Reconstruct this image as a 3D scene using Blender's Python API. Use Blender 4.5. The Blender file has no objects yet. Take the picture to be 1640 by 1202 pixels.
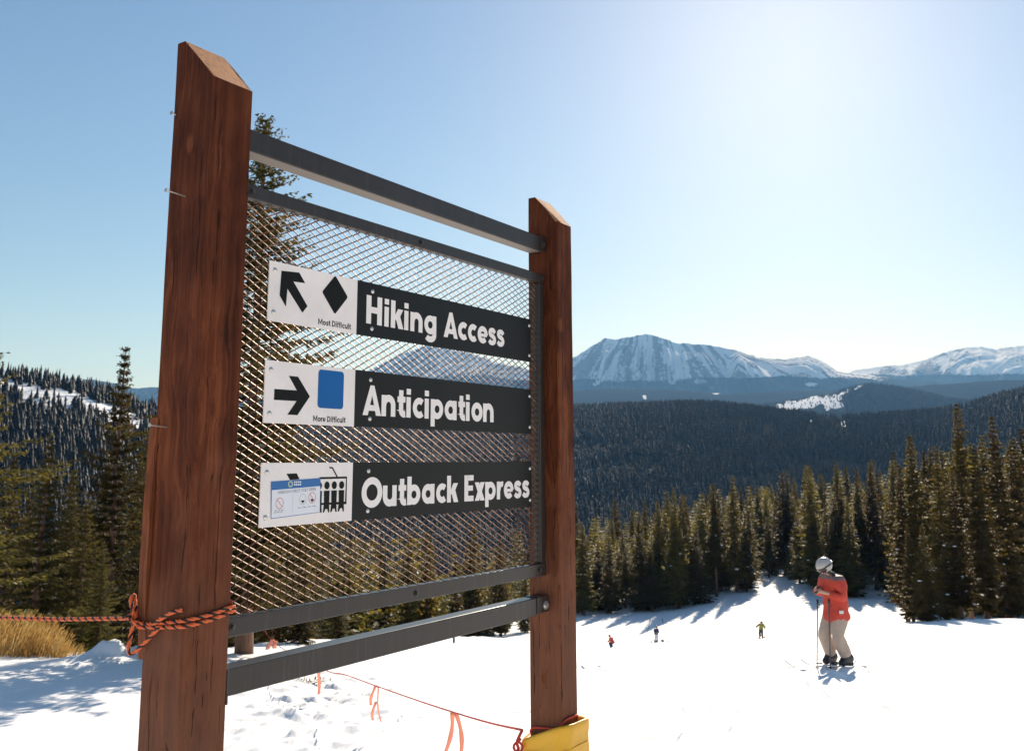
import bpy, bmesh, math, random
import numpy as np
from mathutils import Vector, Matrix

random.seed(7)
RNG = np.random.default_rng(7)
scene = bpy.context.scene
COL = scene.collection
R = math.radians

# ------------------------------------------------------------------ camera
F, CX, CY, PITCH, ROLL = 1476.36, 839.8, 499.0, 0.1608, -0.004
cam_data = bpy.data.cameras.new('camera')
cam = bpy.data.objects.new('camera', cam_data)
COL.objects.link(cam)
cam.rotation_mode = 'QUATERNION'
cam.rotation_quaternion = (Matrix.Rotation(math.pi / 2 + PITCH, 4, 'X') @ Matrix.Rotation(ROLL, 4, 'Z')).to_quaternion()
cam_data.sensor_width = 36.0
cam_data.lens = 36.0 * F / 1640.0
cam_data.shift_x = -(CX - 820.0) / 1640.0
cam_data.shift_y = -(601.0 - CY) / 1640.0
cam_data.clip_start = 0.05
cam_data.clip_end = 60000.0
cam_data.dof.use_dof = True
cam_data.dof.focus_distance = 3.3
cam_data.dof.aperture_fstop = 9.0
scene.camera = cam

# ------------------------------------------------------------------ sky, sun, exposure
SUN_AZ, SUN_EL = R(17.2), R(27.2)
SUN_DIR = Vector((math.sin(SUN_AZ) * math.cos(SUN_EL), math.cos(SUN_AZ) * math.cos(SUN_EL), math.sin(SUN_EL)))
world = bpy.data.worlds.new('World')
scene.world = world
world.use_nodes = True
wn = world.node_tree
bg = wn.nodes['Background']
sky = wn.nodes.new('ShaderNodeTexSky')
sky.sky_type = 'NISHITA'
sky.sun_disc = False
sky.sun_elevation = SUN_EL
sky.sun_rotation = SUN_AZ
sky.altitude = 3000.0
sky.air_density = 1.9
sky.dust_density = 4.1
sky.ozone_density = 4.2
wn.links.new(sky.outputs[0], bg.inputs[0])
bg.inputs[1].default_value = 0.066
sun_data = bpy.data.lights.new('sun', 'SUN')
sun_data.energy = 5.0
sun_data.angle = R(0.53)
sun_data.color = (1.0, 0.92, 0.80)
sun = bpy.data.objects.new('sun', sun_data)
sun.rotation_mode = 'QUATERNION'
sun.rotation_quaternion = SUN_DIR.to_track_quat('Z', 'Y')
sun.location = (20, 60, 60)
COL.objects.link(sun)
scene.view_settings.view_transform = 'Standard'
scene.view_settings.look = 'None'
scene.view_settings.gamma = 1.0
scene.view_settings.exposure = 0.65
scene.view_settings.use_curve_mapping = False
scene.render.engine = 'CYCLES'
scene.cycles.use_denoising = True
scene.cycles.max_bounces = 8
scene.cycles.diffuse_bounces = 3
scene.cycles.glossy_bounces = 3
scene.cycles.transmission_bounces = 4
scene.cycles.transparent_max_bounces = 8
scene.cycles.volume_bounces = 1
scene.cycles.sample_clamp_indirect = 6.0


# ------------------------------------------------------------------ helpers
def ray(px, py):
    """direction of a photograph pixel, as (x per metre forward, z per metre forward)"""
    dx = (px - CX) / F
    up = -(py - CY) / F
    c, s = math.cos(PITCH), math.sin(PITCH)
    y = c - up * s
    return dx / y, (s + up * c) / y


def hash2(ix, iy, seed):
    n = (ix.astype(np.int64) * 374761393 + iy.astype(np.int64) * 668265263 + seed * 974711) & 0x7fffffff
    n = ((n ^ (n >> 13)) * 1274126177) & 0x7fffffff
    n = n ^ (n >> 16)
    return (n & 0xffff) / 65535.0


def vnoise(x, y, seed=0):
    x = np.asarray(x, float); y = np.asarray(y, float)
    ix = np.floor(x); iy = np.floor(y)
    fx = x - ix; fy = y - iy
    fx = fx * fx * fx * (fx * (fx * 6 - 15) + 10); fy = fy * fy * fy * (fy * (fy * 6 - 15) + 10)
    a = hash2(ix, iy, seed); b = hash2(ix + 1, iy, seed); c = hash2(ix, iy + 1, seed); d = hash2(ix + 1, iy + 1, seed)
    return (a + (b - a) * fx) * (1 - fy) + (c + (d - c) * fx) * fy


def fbm(x, y, seed=0, octv=4, gain=0.5):
    t = 0; a = 1; s = 0
    for o in range(octv):
        t = t + a * (vnoise(np.asarray(x) * 2 ** o, np.asarray(y) * 2 ** o, seed + o * 17) - 0.5)
        s += a; a *= gain
    return t / s * 2


def sstep(a, b, x):
    t = np.clip((np.asarray(x, float) - a) / (b - a), 0, 1)
    return t * t * (3 - 2 * t)


def link(name, me, mats=None, parent=None):
    o = bpy.data.objects.new(name, me)
    COL.objects.link(o)
    if mats is not None:
        for m in (mats if isinstance(mats, (list, tuple)) else [mats]):
            if m.name not in [x.name for x in me.materials if x]:
                me.materials.append(m)
    if parent is not None:
        o.parent = parent
    return o


def mesh_np(name, V, Fc, smooth=False):
    """V (n,3) array, Fc (m,k) array, k = 3 or 4"""
    V = np.asarray(V, np.float32); Fc = np.asarray(Fc, np.int32)
    me = bpy.data.meshes.new(name)
    me.vertices.add(len(V)); me.vertices.foreach_set('co', V.ravel())
    m, k = Fc.shape
    me.loops.add(m * k); me.loops.foreach_set('vertex_index', Fc.ravel())
    me.polygons.add(m)
    me.polygons.foreach_set('loop_start', np.arange(0, m * k, k, dtype=np.int32))
    me.polygons.foreach_set('loop_total', np.full(m, k, np.int32))
    if smooth:
        me.polygons.foreach_set('use_smooth', np.ones(m, bool))
    me.update(calc_edges=True)
    me.validate()
    return me


def mesh_py(name, V, Fc, smooth=False, mat_idx=None):
    me = bpy.data.meshes.new(name)
    me.from_pydata([tuple(v) for v in V], [], [tuple(f) for f in Fc])
    if smooth:
        for p in me.polygons: p.use_smooth = True
    if mat_idx:
        for p, i in zip(me.polygons, mat_idx): p.material_index = i
    me.update()
    return me


def tag(o, label=None, cat=None, group=None, kind=None):
    if label: o['label'] = label
    if cat: o['category'] = cat
    if group: o['group'] = group
    if kind: o['kind'] = kind
    return o


def empty(name, loc, rz=0.0):
    o = bpy.data.objects.new(name, None)
    o.empty_display_size = 0.1
    o.location = loc
    o.rotation_euler = (0, 0, rz)
    COL.objects.link(o)
    return o


def box_geo(x0, x1, y0, y1, z0, z1, bev=0.0):
    bm = bmesh.new()
    bmesh.ops.create_cube(bm, size=1.0)
    for v in bm.verts:
        v.co = Vector((x0 if v.co.x < 0 else x1, y0 if v.co.y < 0 else y1, z0 if v.co.z < 0 else z1))
    if bev > 0:
        bmesh.ops.bevel(bm, geom=list(bm.edges), offset=bev, segments=2, affect='EDGES', profile=0.5)
    return bm


def bm_mesh(name, bm, smooth=False):
    me = bpy.data.meshes.new(name)
    bmesh.ops.recalc_face_normals(bm, faces=bm.faces)
    bm.to_mesh(me); bm.free()
    if smooth:
        for p in me.polygons: p.use_smooth = True
    return me


def box(name, mat, parent, *a, bev=0.0):
    return link(name, bm_mesh(name, box_geo(*a, bev=bev)), mat, parent)


def tube_np(pts, rad, sides=6, closed_ends=True):
    """tube along a polyline; rad scalar or list. returns V, F(list)"""
    P = [Vector(p) for p in pts]
    n = len(P)
    rads = [rad] * n if np.isscalar(rad) else list(rad)
    V, Fc = [], []
    ref = Vector((0.13, 0.21, 0.97))
    up = None
    for i in range(n):
        t = (P[min(i + 1, n - 1)] - P[max(i - 1, 0)])
        t = t.normalized() if t.length > 1e-9 else Vector((0, 0, 1))
        if up is None:
            up = t.cross(ref)
            if up.length < 1e-3: up = t.cross(Vector((1, 0, 0)))
        up = (up - t * up.dot(t)).normalized()
        b = t.cross(up)
        for k in range(sides):
            a = 2 * math.pi * k / sides
            V.append(P[i] + (up * math.cos(a) + b * math.sin(a)) * rads[i])
    for i in range(n - 1):
        for k in range(sides):
            k2 = (k + 1) % sides
            Fc.append((i * sides + k, i * sides + k2, (i + 1) * sides + k2, (i + 1) * sides + k))
    if closed_ends:
        Fc.append(tuple(range(sides))[::-1]); Fc.append(tuple((n - 1) * sides + k for k in range(sides)))
    return V, Fc


def join_geo(parts):
    V, Fc = [], []
    for v, f in parts:
        o = len(V); V += list(v); Fc += [tuple(i + o for i in q) for q in f]
    return V, Fc


def tube(name, pts, rad, mat, parent=None, sides=6, smooth=True):
    V, Fc = tube_np(pts, rad, sides)
    return link(name, mesh_py(name, V, Fc, smooth), mat, parent)


def catmull(pts, n=8):
    P = [np.array(p, float) for p in pts]
    P = [2 * P[0] - P[1]] + P + [2 * P[-1] - P[-2]]
    out = []
    for i in range(1, len(P) - 2):
        for k in range(n):
            t = k / n
            out.append(0.5 * ((2 * P[i]) + (P[i + 1] - P[i - 1]) * t + (2 * P[i - 1] - 5 * P[i] + 4 * P[i + 1] - P[i + 2]) * t * t + (3 * P[i] - P[i - 1] - 3 * P[i + 1] + P[i + 2]) * t ** 3))
    out.append(P[-2])
    return out


# ------------------------------------------------------------------ materials
class NT:
    def __init__(self, name):
        self.m = bpy.data.materials.new(name); self.m.use_nodes = True
        self.t = self.m.node_tree; self.b = self.t.nodes['Principled BSDF']; self.out = self.t.nodes['Material Output']

    def n(self, typ, ins=None, **props):
        nd = self.t.nodes.new(typ)
        for k, v in props.items(): setattr(nd, k, v)
        for k, v in (ins or {}).items():
            self.set(nd, k, v)
        return nd

    def set(self, nd, k, v):
        if hasattr(v, 'is_linked') or isinstance(v, bpy.types.NodeSocket): self.t.links.new(v, nd.inputs[k])
        elif isinstance(v, bpy.types.Node): self.t.links.new(v.outputs[0], nd.inputs[k])
        else: nd.inputs[k].default_value = v

    def bs(self, **kw):
        for k, v in kw.items(): self.set(self.b, k.replace('_', ' '), v)

    def coord(self, scale=(1, 1, 1), out='Object'):
        c = self.n('ShaderNodeTexCoord')
        mp = self.n('ShaderNodeMapping', {'Vector': c.outputs[out], 'Scale': scale})
        return mp.outputs[0]

    def noise(self, vec, scale, detail=4, rough=0.55, dist=0.0):
        return self.n('ShaderNodeTexNoise', {'Vector': vec, 'Scale': scale, 'Detail': detail, 'Roughness': rough, 'Distortion': dist}).outputs[0]

    def ramp(self, fac, stops, interp='LINEAR'):
        r = self.n('ShaderNodeValToRGB', {'Fac': fac})
        r.color_ramp.interpolation = interp
        e = r.color_ramp.elements
        while len(e) < len(stops): e.new(0.5)
        for el, (p, c) in zip(e, stops):
            el.position = p; el.color = (*c, 1) if len(c) == 3 else c
        return r.outputs[0]

    def mix(self, fac, a, b, mode='MIX'):
        x = self.n('ShaderNodeMix', data_type='RGBA', blend_type=mode)
        for i, v in ((0, fac), (6, a), (7, b)):
            if isinstance(v, bpy.types.NodeSocket): self.t.links.new(v, x.inputs[i])
            else: x.inputs[i].default_value = v if i == 0 else ((*v, 1) if len(v) == 3 else v)
        return x.outputs[2]

    def math(self, op, a, b=None, clamp=False):
        x = self.n('ShaderNodeMath', operation=op, use_clamp=clamp)
        for i, v in ((0, a), (1, b)):
            if v is None: continue
            if isinstance(v, bpy.types.NodeSocket): self.t.links.new(v, x.inputs[i])
            else: x.inputs[i].default_value = v
        return x.outputs[0]

    def bump(self, h, strength=0.3, dist=0.01):
        return self.n('ShaderNodeBump', {'Height': h, 'Strength': strength, 'Distance': dist}).outputs[0]


def plain(name, col, rough=0.6, metal=0.0, var=0.12, scale=20.0, bump=0.0, **kw):
    t = NT(name)
    v = t.coord()
    nz = t.noise(v, scale, 5)
    c = t.mix(nz, tuple(x * (1 - var) for x in col), tuple(min(1, x * (1 + var)) for x in col))
    t.bs(Base_Color=c, Roughness=rough, Metallic=metal, **kw)
    if name in ('black_vinyl', 'sticker_white'): t.b.inputs['Specular IOR Level'].default_value = 0.15
    if bump: t.bs(Normal=t.bump(nz, bump, 0.01))
    return t.m


def wood(name, dark, mid, light, knots, seed=0.0, grain=1.0):
    t = NT(name)
    c = t.n('ShaderNodeTexCoord').outputs['Object']
    c = t.n('ShaderNodeVectorMath', {0: c, 1: (seed, seed * 0.7, 0)}, operation='ADD').outputs[0]
    warp = t.noise(t.n('ShaderNodeMapping', {'Vector': c, 'Scale': (3.0, 3.0, 1.8)}).outputs[0], 1.0, 3)
    wv = t.n('ShaderNodeVectorMath', {0: c}, operation='ADD')
    dv = t.n('ShaderNodeCombineXYZ', {'X': t.math('MULTIPLY', warp, 0.11), 'Y': t.math('MULTIPLY', warp, 0.11)})
    t.t.links.new(dv.outputs[0], wv.inputs[1])
    vec = wv.outputs[0]
    kn = None
    for kx, ky, kz, kr in knots:
        d = t.n('ShaderNodeVectorMath', {0: c, 1: (kx + seed, ky + seed * 0.7, kz)}, operation='SUBTRACT').outputs[0]
        d = t.n('ShaderNodeVectorMath', {0: d, 1: (1, 1, 0.55)}, operation='MULTIPLY').outputs[0]
        d = t.n('ShaderNodeVectorMath', {0: d}, operation='LENGTH').outputs['Value']
        g = t.math('DIVIDE', kr, t.math('ADD', d, kr * 0.5))
        g = t.math('MINIMUM', g, 2.0)
        kn = g if kn is None else t.math('MAXIMUM', kn, g)
    if kn is not None:
        sh = t.n('ShaderNodeCombineXYZ', {'X': t.math('MULTIPLY', kn, 0.03), 'Y': t.math('MULTIPLY', kn, 0.03)}).outputs[0]
        vec = t.n('ShaderNodeVectorMath', {0: vec, 1: sh}, operation='ADD').outputs[0]
    m1 = t.n('ShaderNodeMapping', {'Vector': vec, 'Scale': (48 * grain, 48 * grain, 1.1)}).outputs[0]
    g1 = t.noise(m1, 1.0, 4, 0.55, 0.6)
    m2 = t.n('ShaderNodeMapping', {'Vector': vec, 'Scale': (340, 340, 5)}).outputs[0]
    g2 = t.noise(m2, 1.0, 3, 0.6)
    blot = t.noise(c, 5.5, 4)
    f = t.math('ADD', t.math('MULTIPLY', g1, 0.60), t.math('ADD', t.math('MULTIPLY', g2, 0.22), t.math('MULTIPLY', blot, 0.34)))
    col = t.ramp(f, [(0.40, dark), (0.58, mid), (0.76, light)])
    zz = t.n('ShaderNodeSeparateXYZ', {0: c}).outputs['Z']
    wz = t.math('ADD', zz, t.math('MULTIPLY', t.math('SUBTRACT', t.noise(c, 3.2, 5), 0.5), 1.6))
    foot = t.ramp(t.math('SUBTRACT', wz, 0.95), [(0.42, (1, 1, 1)), (0.98, (0, 0, 0))])
    top_ = t.ramp(t.math('SUBTRACT', wz, 2.05), [(0.25, (0, 0, 0)), (0.95, (1, 1, 1))])
    col = t.mix(t.math('MULTIPLY', foot, 0.42), col, (0.24, 0.115, 0.070))
    col = t.mix(t.math('MULTIPLY', top_, 0.45), col, tuple(x * 0.9 for x in dark))
    # worn paler scuffs
    scf = t.noise(t.n('ShaderNodeMapping', {'Vector': c, 'Scale': (18, 18, 3.0)}).outputs[0], 1.0, 6, 0.7)
    col = t.mix(t.ramp(scf, [(0.62, (0, 0, 0)), (0.74, (0.55, 0.55, 0.55))]), col, tuple(min(1, x * 1.7 + 0.02) for x in mid))
    # drying cracks
    crk = t.noise(t.n('ShaderNodeMapping', {'Vector': vec, 'Scale': (90, 90, 1.3)}).outputs[0], 1.0, 2, 0.5)
    ck = t.ramp(crk, [(0.31, (1, 1, 1)), (0.345, (0, 0, 0))])
    col = t.mix(t.math('MULTIPLY', ck, 0.65), col, tuple(x * 0.35 for x in dark))
    if kn is not None:
        kk = t.ramp(kn, [(0.55, (0, 0, 0)), (0.8, (1, 1, 1))])
        col = t.mix(t.math('MULTIPLY', kk, 0.7), col, tuple(x * 0.8 for x in light))
    t.bs(Base_Color=col, Roughness=0.72)
    t.b.inputs['Specular IOR Level'].default_value = 0.12
    h = t.math('SUBTRACT', t.math('ADD', f, t.math('MULTIPLY', g1, 0.4)), t.math('MULTIPLY', ck, 0.9))
    t.bs(Normal=t.bump(h, 0.9, 0.009))
    return t.m


def make_materials():
    M = {}
    M['post'] = wood('stained_wood', (0.036, 0.0092, 0.0042), (0.112, 0.0285, 0.0110), (0.215, 0.062, 0.023), [(0.03, 0.0, 0.35, 0.012), (0.0, 0.09, 2.95, 0.016), (0.0, 0.05, 1.2, 0.01)], 0.0)
    M['post2'] = wood('stained_wood_far', (0.040, 0.0105, 0.0046), (0.120, 0.0315, 0.0120), (0.225, 0.068, 0.026), [(0.02, 0.0, 2.63, 0.016), (0.0, 0.08, 1.17, 0.015), (0.05, 0.0, 1.65, 0.009), (0.0, 0.03, 1.62, 0.014)], 0.0, 1.0)
    t = NT('end_grain')
    c = t.coord((1, 1, 1))
    w = t.n('ShaderNodeTexWave', {'Vector': c, 'Scale': 40.0, 'Distortion': 5.0, 'Detail': 3.0, 'Detail Scale': 2.0}, wave_type='RINGS', rings_direction='Z')
    col = t.ramp(w.outputs[1], [(0.1, (0.30, 0.105, 0.035)), (0.9, (0.60, 0.27, 0.10))])
    col = t.mix(t.ramp(t.noise(c, 60, 4), [(0.55, (0, 0, 0)), (0.75, (0.8, 0.8, 0.8))]), col, (0.09, 0.03, 0.015))
    t.bs(Base_Color=col, Roughness=0.85, Normal=t.bump(w.outputs[1], 0.4, 0.003))
    M['endgrain'] = t.m
    M['batten'] = wood('batten_wood', (0.09, 0.026, 0.011), (0.19, 0.055, 0.022), (0.30, 0.10, 0.04), [], 3.0)
    # painted steel
    t = NT('dark_steel')
    c = t.coord((1, 1, 1))
    n1 = t.noise(t.n('ShaderNodeMapping', {'Vector': c, 'Scale': (6, 6, 2)}).outputs[0], 3.0, 6, 0.65)
    n2 = t.noise(t.n('ShaderNodeMapping', {'Vector': c, 'Scale': (80, 80, 3)}).outputs[0], 1.0, 4, 0.6)
    col = t.mix(n1, (0.020, 0.0165, 0.0150), (0.046, 0.037, 0.032))
    col = t.mix(t.ramp(n2, [(0.55, (0, 0, 0)), (0.8, (0.6, 0.6, 0.6))]), col, (0.085, 0.075, 0.068))
    t.bs(Base_Color=col, Roughness=t.math('ADD', t.math('MULTIPLY', n1, 0.22), 0.22), Metallic=0.0, Normal=t.bump(n1, 0.08, 0.003))
    t.b.inputs['Specular IOR Level'].default_value = 0.3
    t.b.inputs['Coat Weight'].default_value = 0.12
    t.b.inputs['Coat Roughness'].default_value = 0.18
    M['steel'] = t.m
    t = NT('mesh_wire')
    c = t.coord()
    n1 = t.noise(c, 26, 5, 0.7)
    col = t.ramp(n1, [(0.3, (0.035, 0.012, 0.006)), (0.5, (0.13, 0.048, 0.021)), (0.74, (0.40, 0.21, 0.11))])
    t.bs(Base_Color=col, Roughness=0.5, Metallic=0.15)
    t.b.inputs['Specular IOR Level'].default_value = 0.3
    M['wire'] = t.m
    M['zinc'] = plain('zinc_screw', (0.62, 0.60, 0.56), 0.35, 0.85, 0.25, 60)
    M['underside'] = plain('steel_snow_bounce', (0.17, 0.145, 0.125), 0.5, 0.0, 0.2, 9)  # paler than the rail paint: light bounced off the snow, put into the colour
    M['bolt'] = plain('dark_bolt', (0.07, 0.065, 0.06), 0.45, 0.6, 0.3, 60)

    def signpaint(name, colr, rough, dirt):
        t = NT(name)
        c = t.coord()
        n = t.noise(c, 5, 6, 0.65)
        sp = t.noise(c, 90, 3, 0.6)
        cc = t.mix(t.ramp(n, [(0.45, (0, 0, 0)), (0.8, (0.6, 0.6, 0.6))]), colr, dirt)
        cc = t.mix(t.ramp(sp, [(0.68, (0, 0, 0)), (0.74, (0.35, 0.35, 0.35))]), cc, tuple(0.5 * x + 0.06 for x in colr))
        t.bs(Base_Color=cc, Roughness=rough, Normal=t.bump(n, 0.03, 0.004))
        t.b.inputs['Specular IOR Level'].default_value = 0.22
        return t.m
    M['white'] = signpaint('sign_white', (0.86, 0.78, 0.735), 0.45, (0.64, 0.585, 0.545))
    M['black'] = signpaint('sign_black', (0.0075, 0.0075, 0.0075), 0.42, (0.013, 0.012, 0.0115))
    M['ink'] = plain('black_vinyl', (0.007, 0.007, 0.007), 0.5, 0, 0.2, 30)
    M['letter'] = signpaint('letter_white', (0.86, 0.785, 0.74), 0.5, (0.68, 0.63, 0.59))
    M['blue'] = signpaint('square_blue', (0.005, 0.105, 0.33), 0.42, (0.006, 0.10, 0.30))
    M['stickerblue'] = plain('sticker_blue', (0.02, 0.13, 0.36), 0.4, 0, 0.1, 30)
    M['stickerwhite'] = plain('sticker_white', (0.75, 0.75, 0.78), 0.4, 0, 0.05, 30)
    M['stickerred'] = plain('sticker_red', (0.62, 0.22, 0.18), 0.5, 0, 0.1, 30)
    M['stickergrey'] = plain('sticker_grey', (0.32, 0.31, 0.36), 0.5, 0, 0.1, 30)
    M['stickergreen'] = plain('sticker_green', (0.42, 0.50, 0.36), 0.5, 0, 0.1, 30)
    M['rope'] = plain('orange_rope', (0.72, 0.135, 0.035), 0.65, 0, 0.3, 160, 0.3)
    M['ropeblack'] = plain('black_strand', (0.018, 0.014, 0.016), 0.7, 0, 0.3, 160)
    M['redcord'] = plain('red_cord', (0.55, 0.05, 0.035), 0.7, 0, 0.3, 120)
    t = NT('orange_ribbon')
    t.bs(Base_Color=(0.90, 0.46, 0.34, 1), Roughness=0.45)
    tr = t.n('ShaderNodeBsdfTranslucent', {'Color': (0.93, 0.52, 0.38, 1)})
    ms = t.n('ShaderNodeMixShader', {0: 0.45, 1: t.b.outputs[0], 2: tr.outputs[0]})
    t.t.links.new(ms.outputs[0], t.out.inputs[0])
    M['ribbon'] = t.m
    t = NT('yellow_vinyl')
    c = t.coord()
    n = t.noise(c, 7, 5, 0.6)
    col = t.mix(n, (0.72, 0.36, 0.008), (0.86, 0.47, 0.02))
    sp = t.noise(c, 40, 5, 0.7)
    col = t.mix(t.ramp(sp, [(0.6, (0, 0, 0)), (0.8, (0.5, 0.5, 0.5))]), col, (0.42, 0.20, 0.03))
    t.bs(Base_Color=col, Roughness=0.42, Normal=t.bump(t.noise(c, 11, 3), 0.35, 0.02))
    M['yellow'] = t.m
    # snow
    t = NT('snow')
    c = t.coord()
    n0 = t.noise(c, 0.35, 4)
    n1 = t.noise(c, 3.0, 6, 0.6)
    n2 = t.noise(t.n('ShaderNodeMapping', {'Vector': c, 'Rotation': (0, 0, 0.5), 'Scale': (9.0, 0.8, 1)}).outputs[0], 1.0, 4, 0.6)
    n3 = t.noise(c, 55, 3, 0.6)
    col = t.mix(n0, (0.88, 0.875, 0.875), (0.93, 0.92, 0.915))
    h = t.math('ADD', t.math('MULTIPLY', n1, 0.5), t.math('ADD', t.math('MULTIPLY', n2, 0.45), t.math('MULTIPLY', n3, 0.12)))
    trk = None
    for k_, (rot, sc, num) in enumerate(((0.9, (0.15, 0.035, 1), 6.0), (-0.6, (0.12, 0.03, 1), 5.0))):
        v_ = t.n('ShaderNodeMapping', {'Vector': c, 'Rotation': (0, 0, rot), 'Location': (k_ * 7.3, 1.7, 0), 'Scale': sc}).outputs[0]
        q = t.math('FRACT', t.math('MULTIPLY', t.noise(v_, 1.0, 0, 0.4), num))
        q = t.math('ABSOLUTE', t.math('SUBTRACT', q, 0.5))
        g = t.ramp(q, [(0.0, (1, 1, 1)), (0.05, (0, 0, 0))], 'EASE')
        mk = t.ramp(t.noise(v_, 2.3, 2), [(0.46, (0, 0, 0)), (0.56, (1, 1, 1))])
        g = t.math('MULTIPLY', g, mk)
        trk = g if trk is None else t.math('MAXIMUM', trk, g)
    b1 = t.bump(h, 0.34, 0.05)
    b2 = t.n('ShaderNodeBump', {'Height': t.math('MULTIPLY', trk, -1.0), 'Strength': 0.8, 'Distance': 0.035, 'Normal': b1}).outputs[0]
    t.bs(Base_Color=col, Roughness=0.7, Normal=b2)
    t.b.inputs['Specular IOR Level'].default_value = 0.2
    M['snow'] = t.m
    M['snowclump'] = plain('snow_clump', (0.88, 0.88, 0.89), 0.7, 0, 0.03, 8)

    def foliage(name, a, b, c3, tint):
        t = NT(name)
        co = t.coord((1, 1, 1))
        oi = t.n('ShaderNodeObjectInfo')
        n = t.noise(co, 1.1, 3, 0.6)
        n2 = t.noise(co, 9.0, 2, 0.6)
        n3 = t.noise(co, 0.011, 4, 0.6)
        f = t.math('ADD', t.math('MULTIPLY', n, 0.55), t.math('ADD', t.math('MULTIPLY', n2, 0.2), t.math('MULTIPLY', n3, 0.25)))
        col = t.ramp(f, [(0.33, a), (0.5, b), (0.67, c3)])
        hs = t.n('ShaderNodeHueSaturation', {'Hue': t.math('ADD', t.math('MULTIPLY', oi.outputs['Random'], 0.05), 0.475), 'Saturation': 1.0,
                 'Value': t.math('ADD', t.math('MULTIPLY', oi.outputs['Random'], 0.8), 0.52), 'Color': col}).outputs[0]
        t.bs(Base_Color=hs, Roughness=0.6)
        t.b.inputs['Specular IOR Level'].default_value = 0.25
        tr = t.n('ShaderNodeBsdfTranslucent', {'Color': t.mix(1.0, hs, tint, 'MULTIPLY')})
        ms = t.n('ShaderNodeMixShader', {0: 0.42, 1: t.b.outputs[0], 2: tr.outputs[0]})
        t.t.links.new(ms.outputs[0], t.out.inputs[0])
        return t.m
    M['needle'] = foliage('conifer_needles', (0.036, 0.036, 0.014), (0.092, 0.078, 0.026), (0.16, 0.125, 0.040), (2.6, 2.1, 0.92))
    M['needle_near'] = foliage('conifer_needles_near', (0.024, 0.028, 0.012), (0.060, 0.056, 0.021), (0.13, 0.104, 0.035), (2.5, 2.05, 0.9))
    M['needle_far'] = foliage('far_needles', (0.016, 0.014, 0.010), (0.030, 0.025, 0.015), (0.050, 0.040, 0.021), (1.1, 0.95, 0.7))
    t = NT('bark')
    c = t.coord((14, 14, 2.2))
    n = t.noise(c, 1.0, 6, 0.65)
    t.bs(Base_Color=t.ramp(n, [(0.3, (0.045, 0.024, 0.016)), (0.55, (0.15, 0.078, 0.05)), (0.75, (0.27, 0.16, 0.11))]), Roughness=0.9, Normal=t.bump(n, 0.7, 0.03))
    M['bark'] = t.m
    t = NT('dry_grass')
    c = t.coord()
    n = t.noise(c, 3, 3)
    col = t.ramp(n, [(0.3, (0.26, 0.145, 0.04)), (0.55, (0.42, 0.26, 0.085)), (0.75, (0.58, 0.42, 0.18))])
    t.bs(Base_Color=col, Roughness=0.7)
    tr = t.n('ShaderNodeBsdfTranslucent', {'Color': col})
    ms = t.n('ShaderNodeMixShader', {0: 0.5, 1: t.b.outputs[0], 2: tr.outputs[0]})
    t.t.links.new(ms.outputs[0], t.out.inputs[0])
    M['grass'] = t.m

    def terrain(name, forest_a, forest_b, scale, rock=None):
        """vertex attribute 'snow' says how much snow lies there, noise breaks its edge"""
        t = NT(name)
        c = t.coord()
        at = t.n('ShaderNodeAttribute', attribute_name='snow').outputs['Fac']
        n = t.noise(c, scale, 7, 0.68)
        n2 = t.noise(c, scale * 9, 4, 0.65)
        fz = t.mix(t.math('ADD', t.math('MULTIPLY', n, 0.6), t.math('MULTIPLY', n2, 0.4)), forest_a, forest_b)
        br = t.math('ADD', t.math('MULTIPLY', t.math('SUBTRACT', n2, 0.5), 0.9), t.math('MULTIPLY', t.math('SUBTRACT', n, 0.5), 0.8))
        s = t.math('ADD', at, br)
        f = t.ramp(s, [(0.42, (0, 0, 0)), (0.56, (1, 1, 1))])
        sn = (0.86, 0.86, 0.87)
        if rock:
            rk = t.n('ShaderNodeAttribute', attribute_name='rock').outputs['Fac']
            rr = t.math('ADD', rk, t.math('ADD', t.math('MULTIPLY', t.math('SUBTRACT', n2, 0.5), 1.1), t.math('MULTIPLY', t.math('SUBTRACT', n, 0.5), 0.5)))
            rf = t.ramp(rr, [(0.47, (0, 0, 0)), (0.60, (0.85, 0.85, 0.85))])
            snow_rock = t.mix(rf, sn, rock)
            col = t.mix(f, fz, snow_rock)
        else:
            col = t.mix(f, fz, sn)
        t.bs(Base_Color=col, Roughness=0.9, Normal=t.bump(n2, 0.5, 4.0))
        t.b.inputs['Specular IOR Level'].default_value = 0.0
        return t.m
    M['mountain'] = terrain('mountain_cover', (0.020, 0.024, 0.022), (0.050, 0.052, 0.042), 0.0025, (0.13, 0.12, 0.115))
    M['hillcover'] = terrain('hill_cover', (0.016, 0.018, 0.012), (0.045, 0.042, 0.026), 0.012)
    # skiers
    M['skin'] = plain('skin', (0.55, 0.30, 0.21), 0.55, 0, 0.08, 30)
    M['red_jacket'] = plain('red_jacket', (0.62, 0.055, 0.028), 0.65, 0, 0.25, 14, 0.5)
    t = NT('red_grey_jacket')
    c = t.n('ShaderNodeTexCoord').outputs['Object']
    zz = t.n('ShaderNodeSeparateXYZ', {0: c}).outputs['Z']
    yk = t.ramp(t.math('SUBTRACT', t.math('ADD', zz, t.math('MULTIPLY', t.noise(c, 9, 3), 0.05)), 0.90), [(0.478, (0, 0, 0)), (0.515, (1, 1, 1))])
    nz = t.noise(c, 16, 5)
    red = t.mix(nz, (0.40, 0.034, 0.018), (0.66, 0.066, 0.034))
    t.bs(Base_Color=t.mix(yk, red, (0.15, 0.105, 0.105)), Roughness=0.7, Normal=t.bump(nz, 0.5, 0.02))
    M['red_jacket'] = t.m
    M['grey_yoke'] = plain('grey_yoke', (0.16, 0.115, 0.115), 0.7, 0, 0.2, 14, 0.4)
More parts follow.
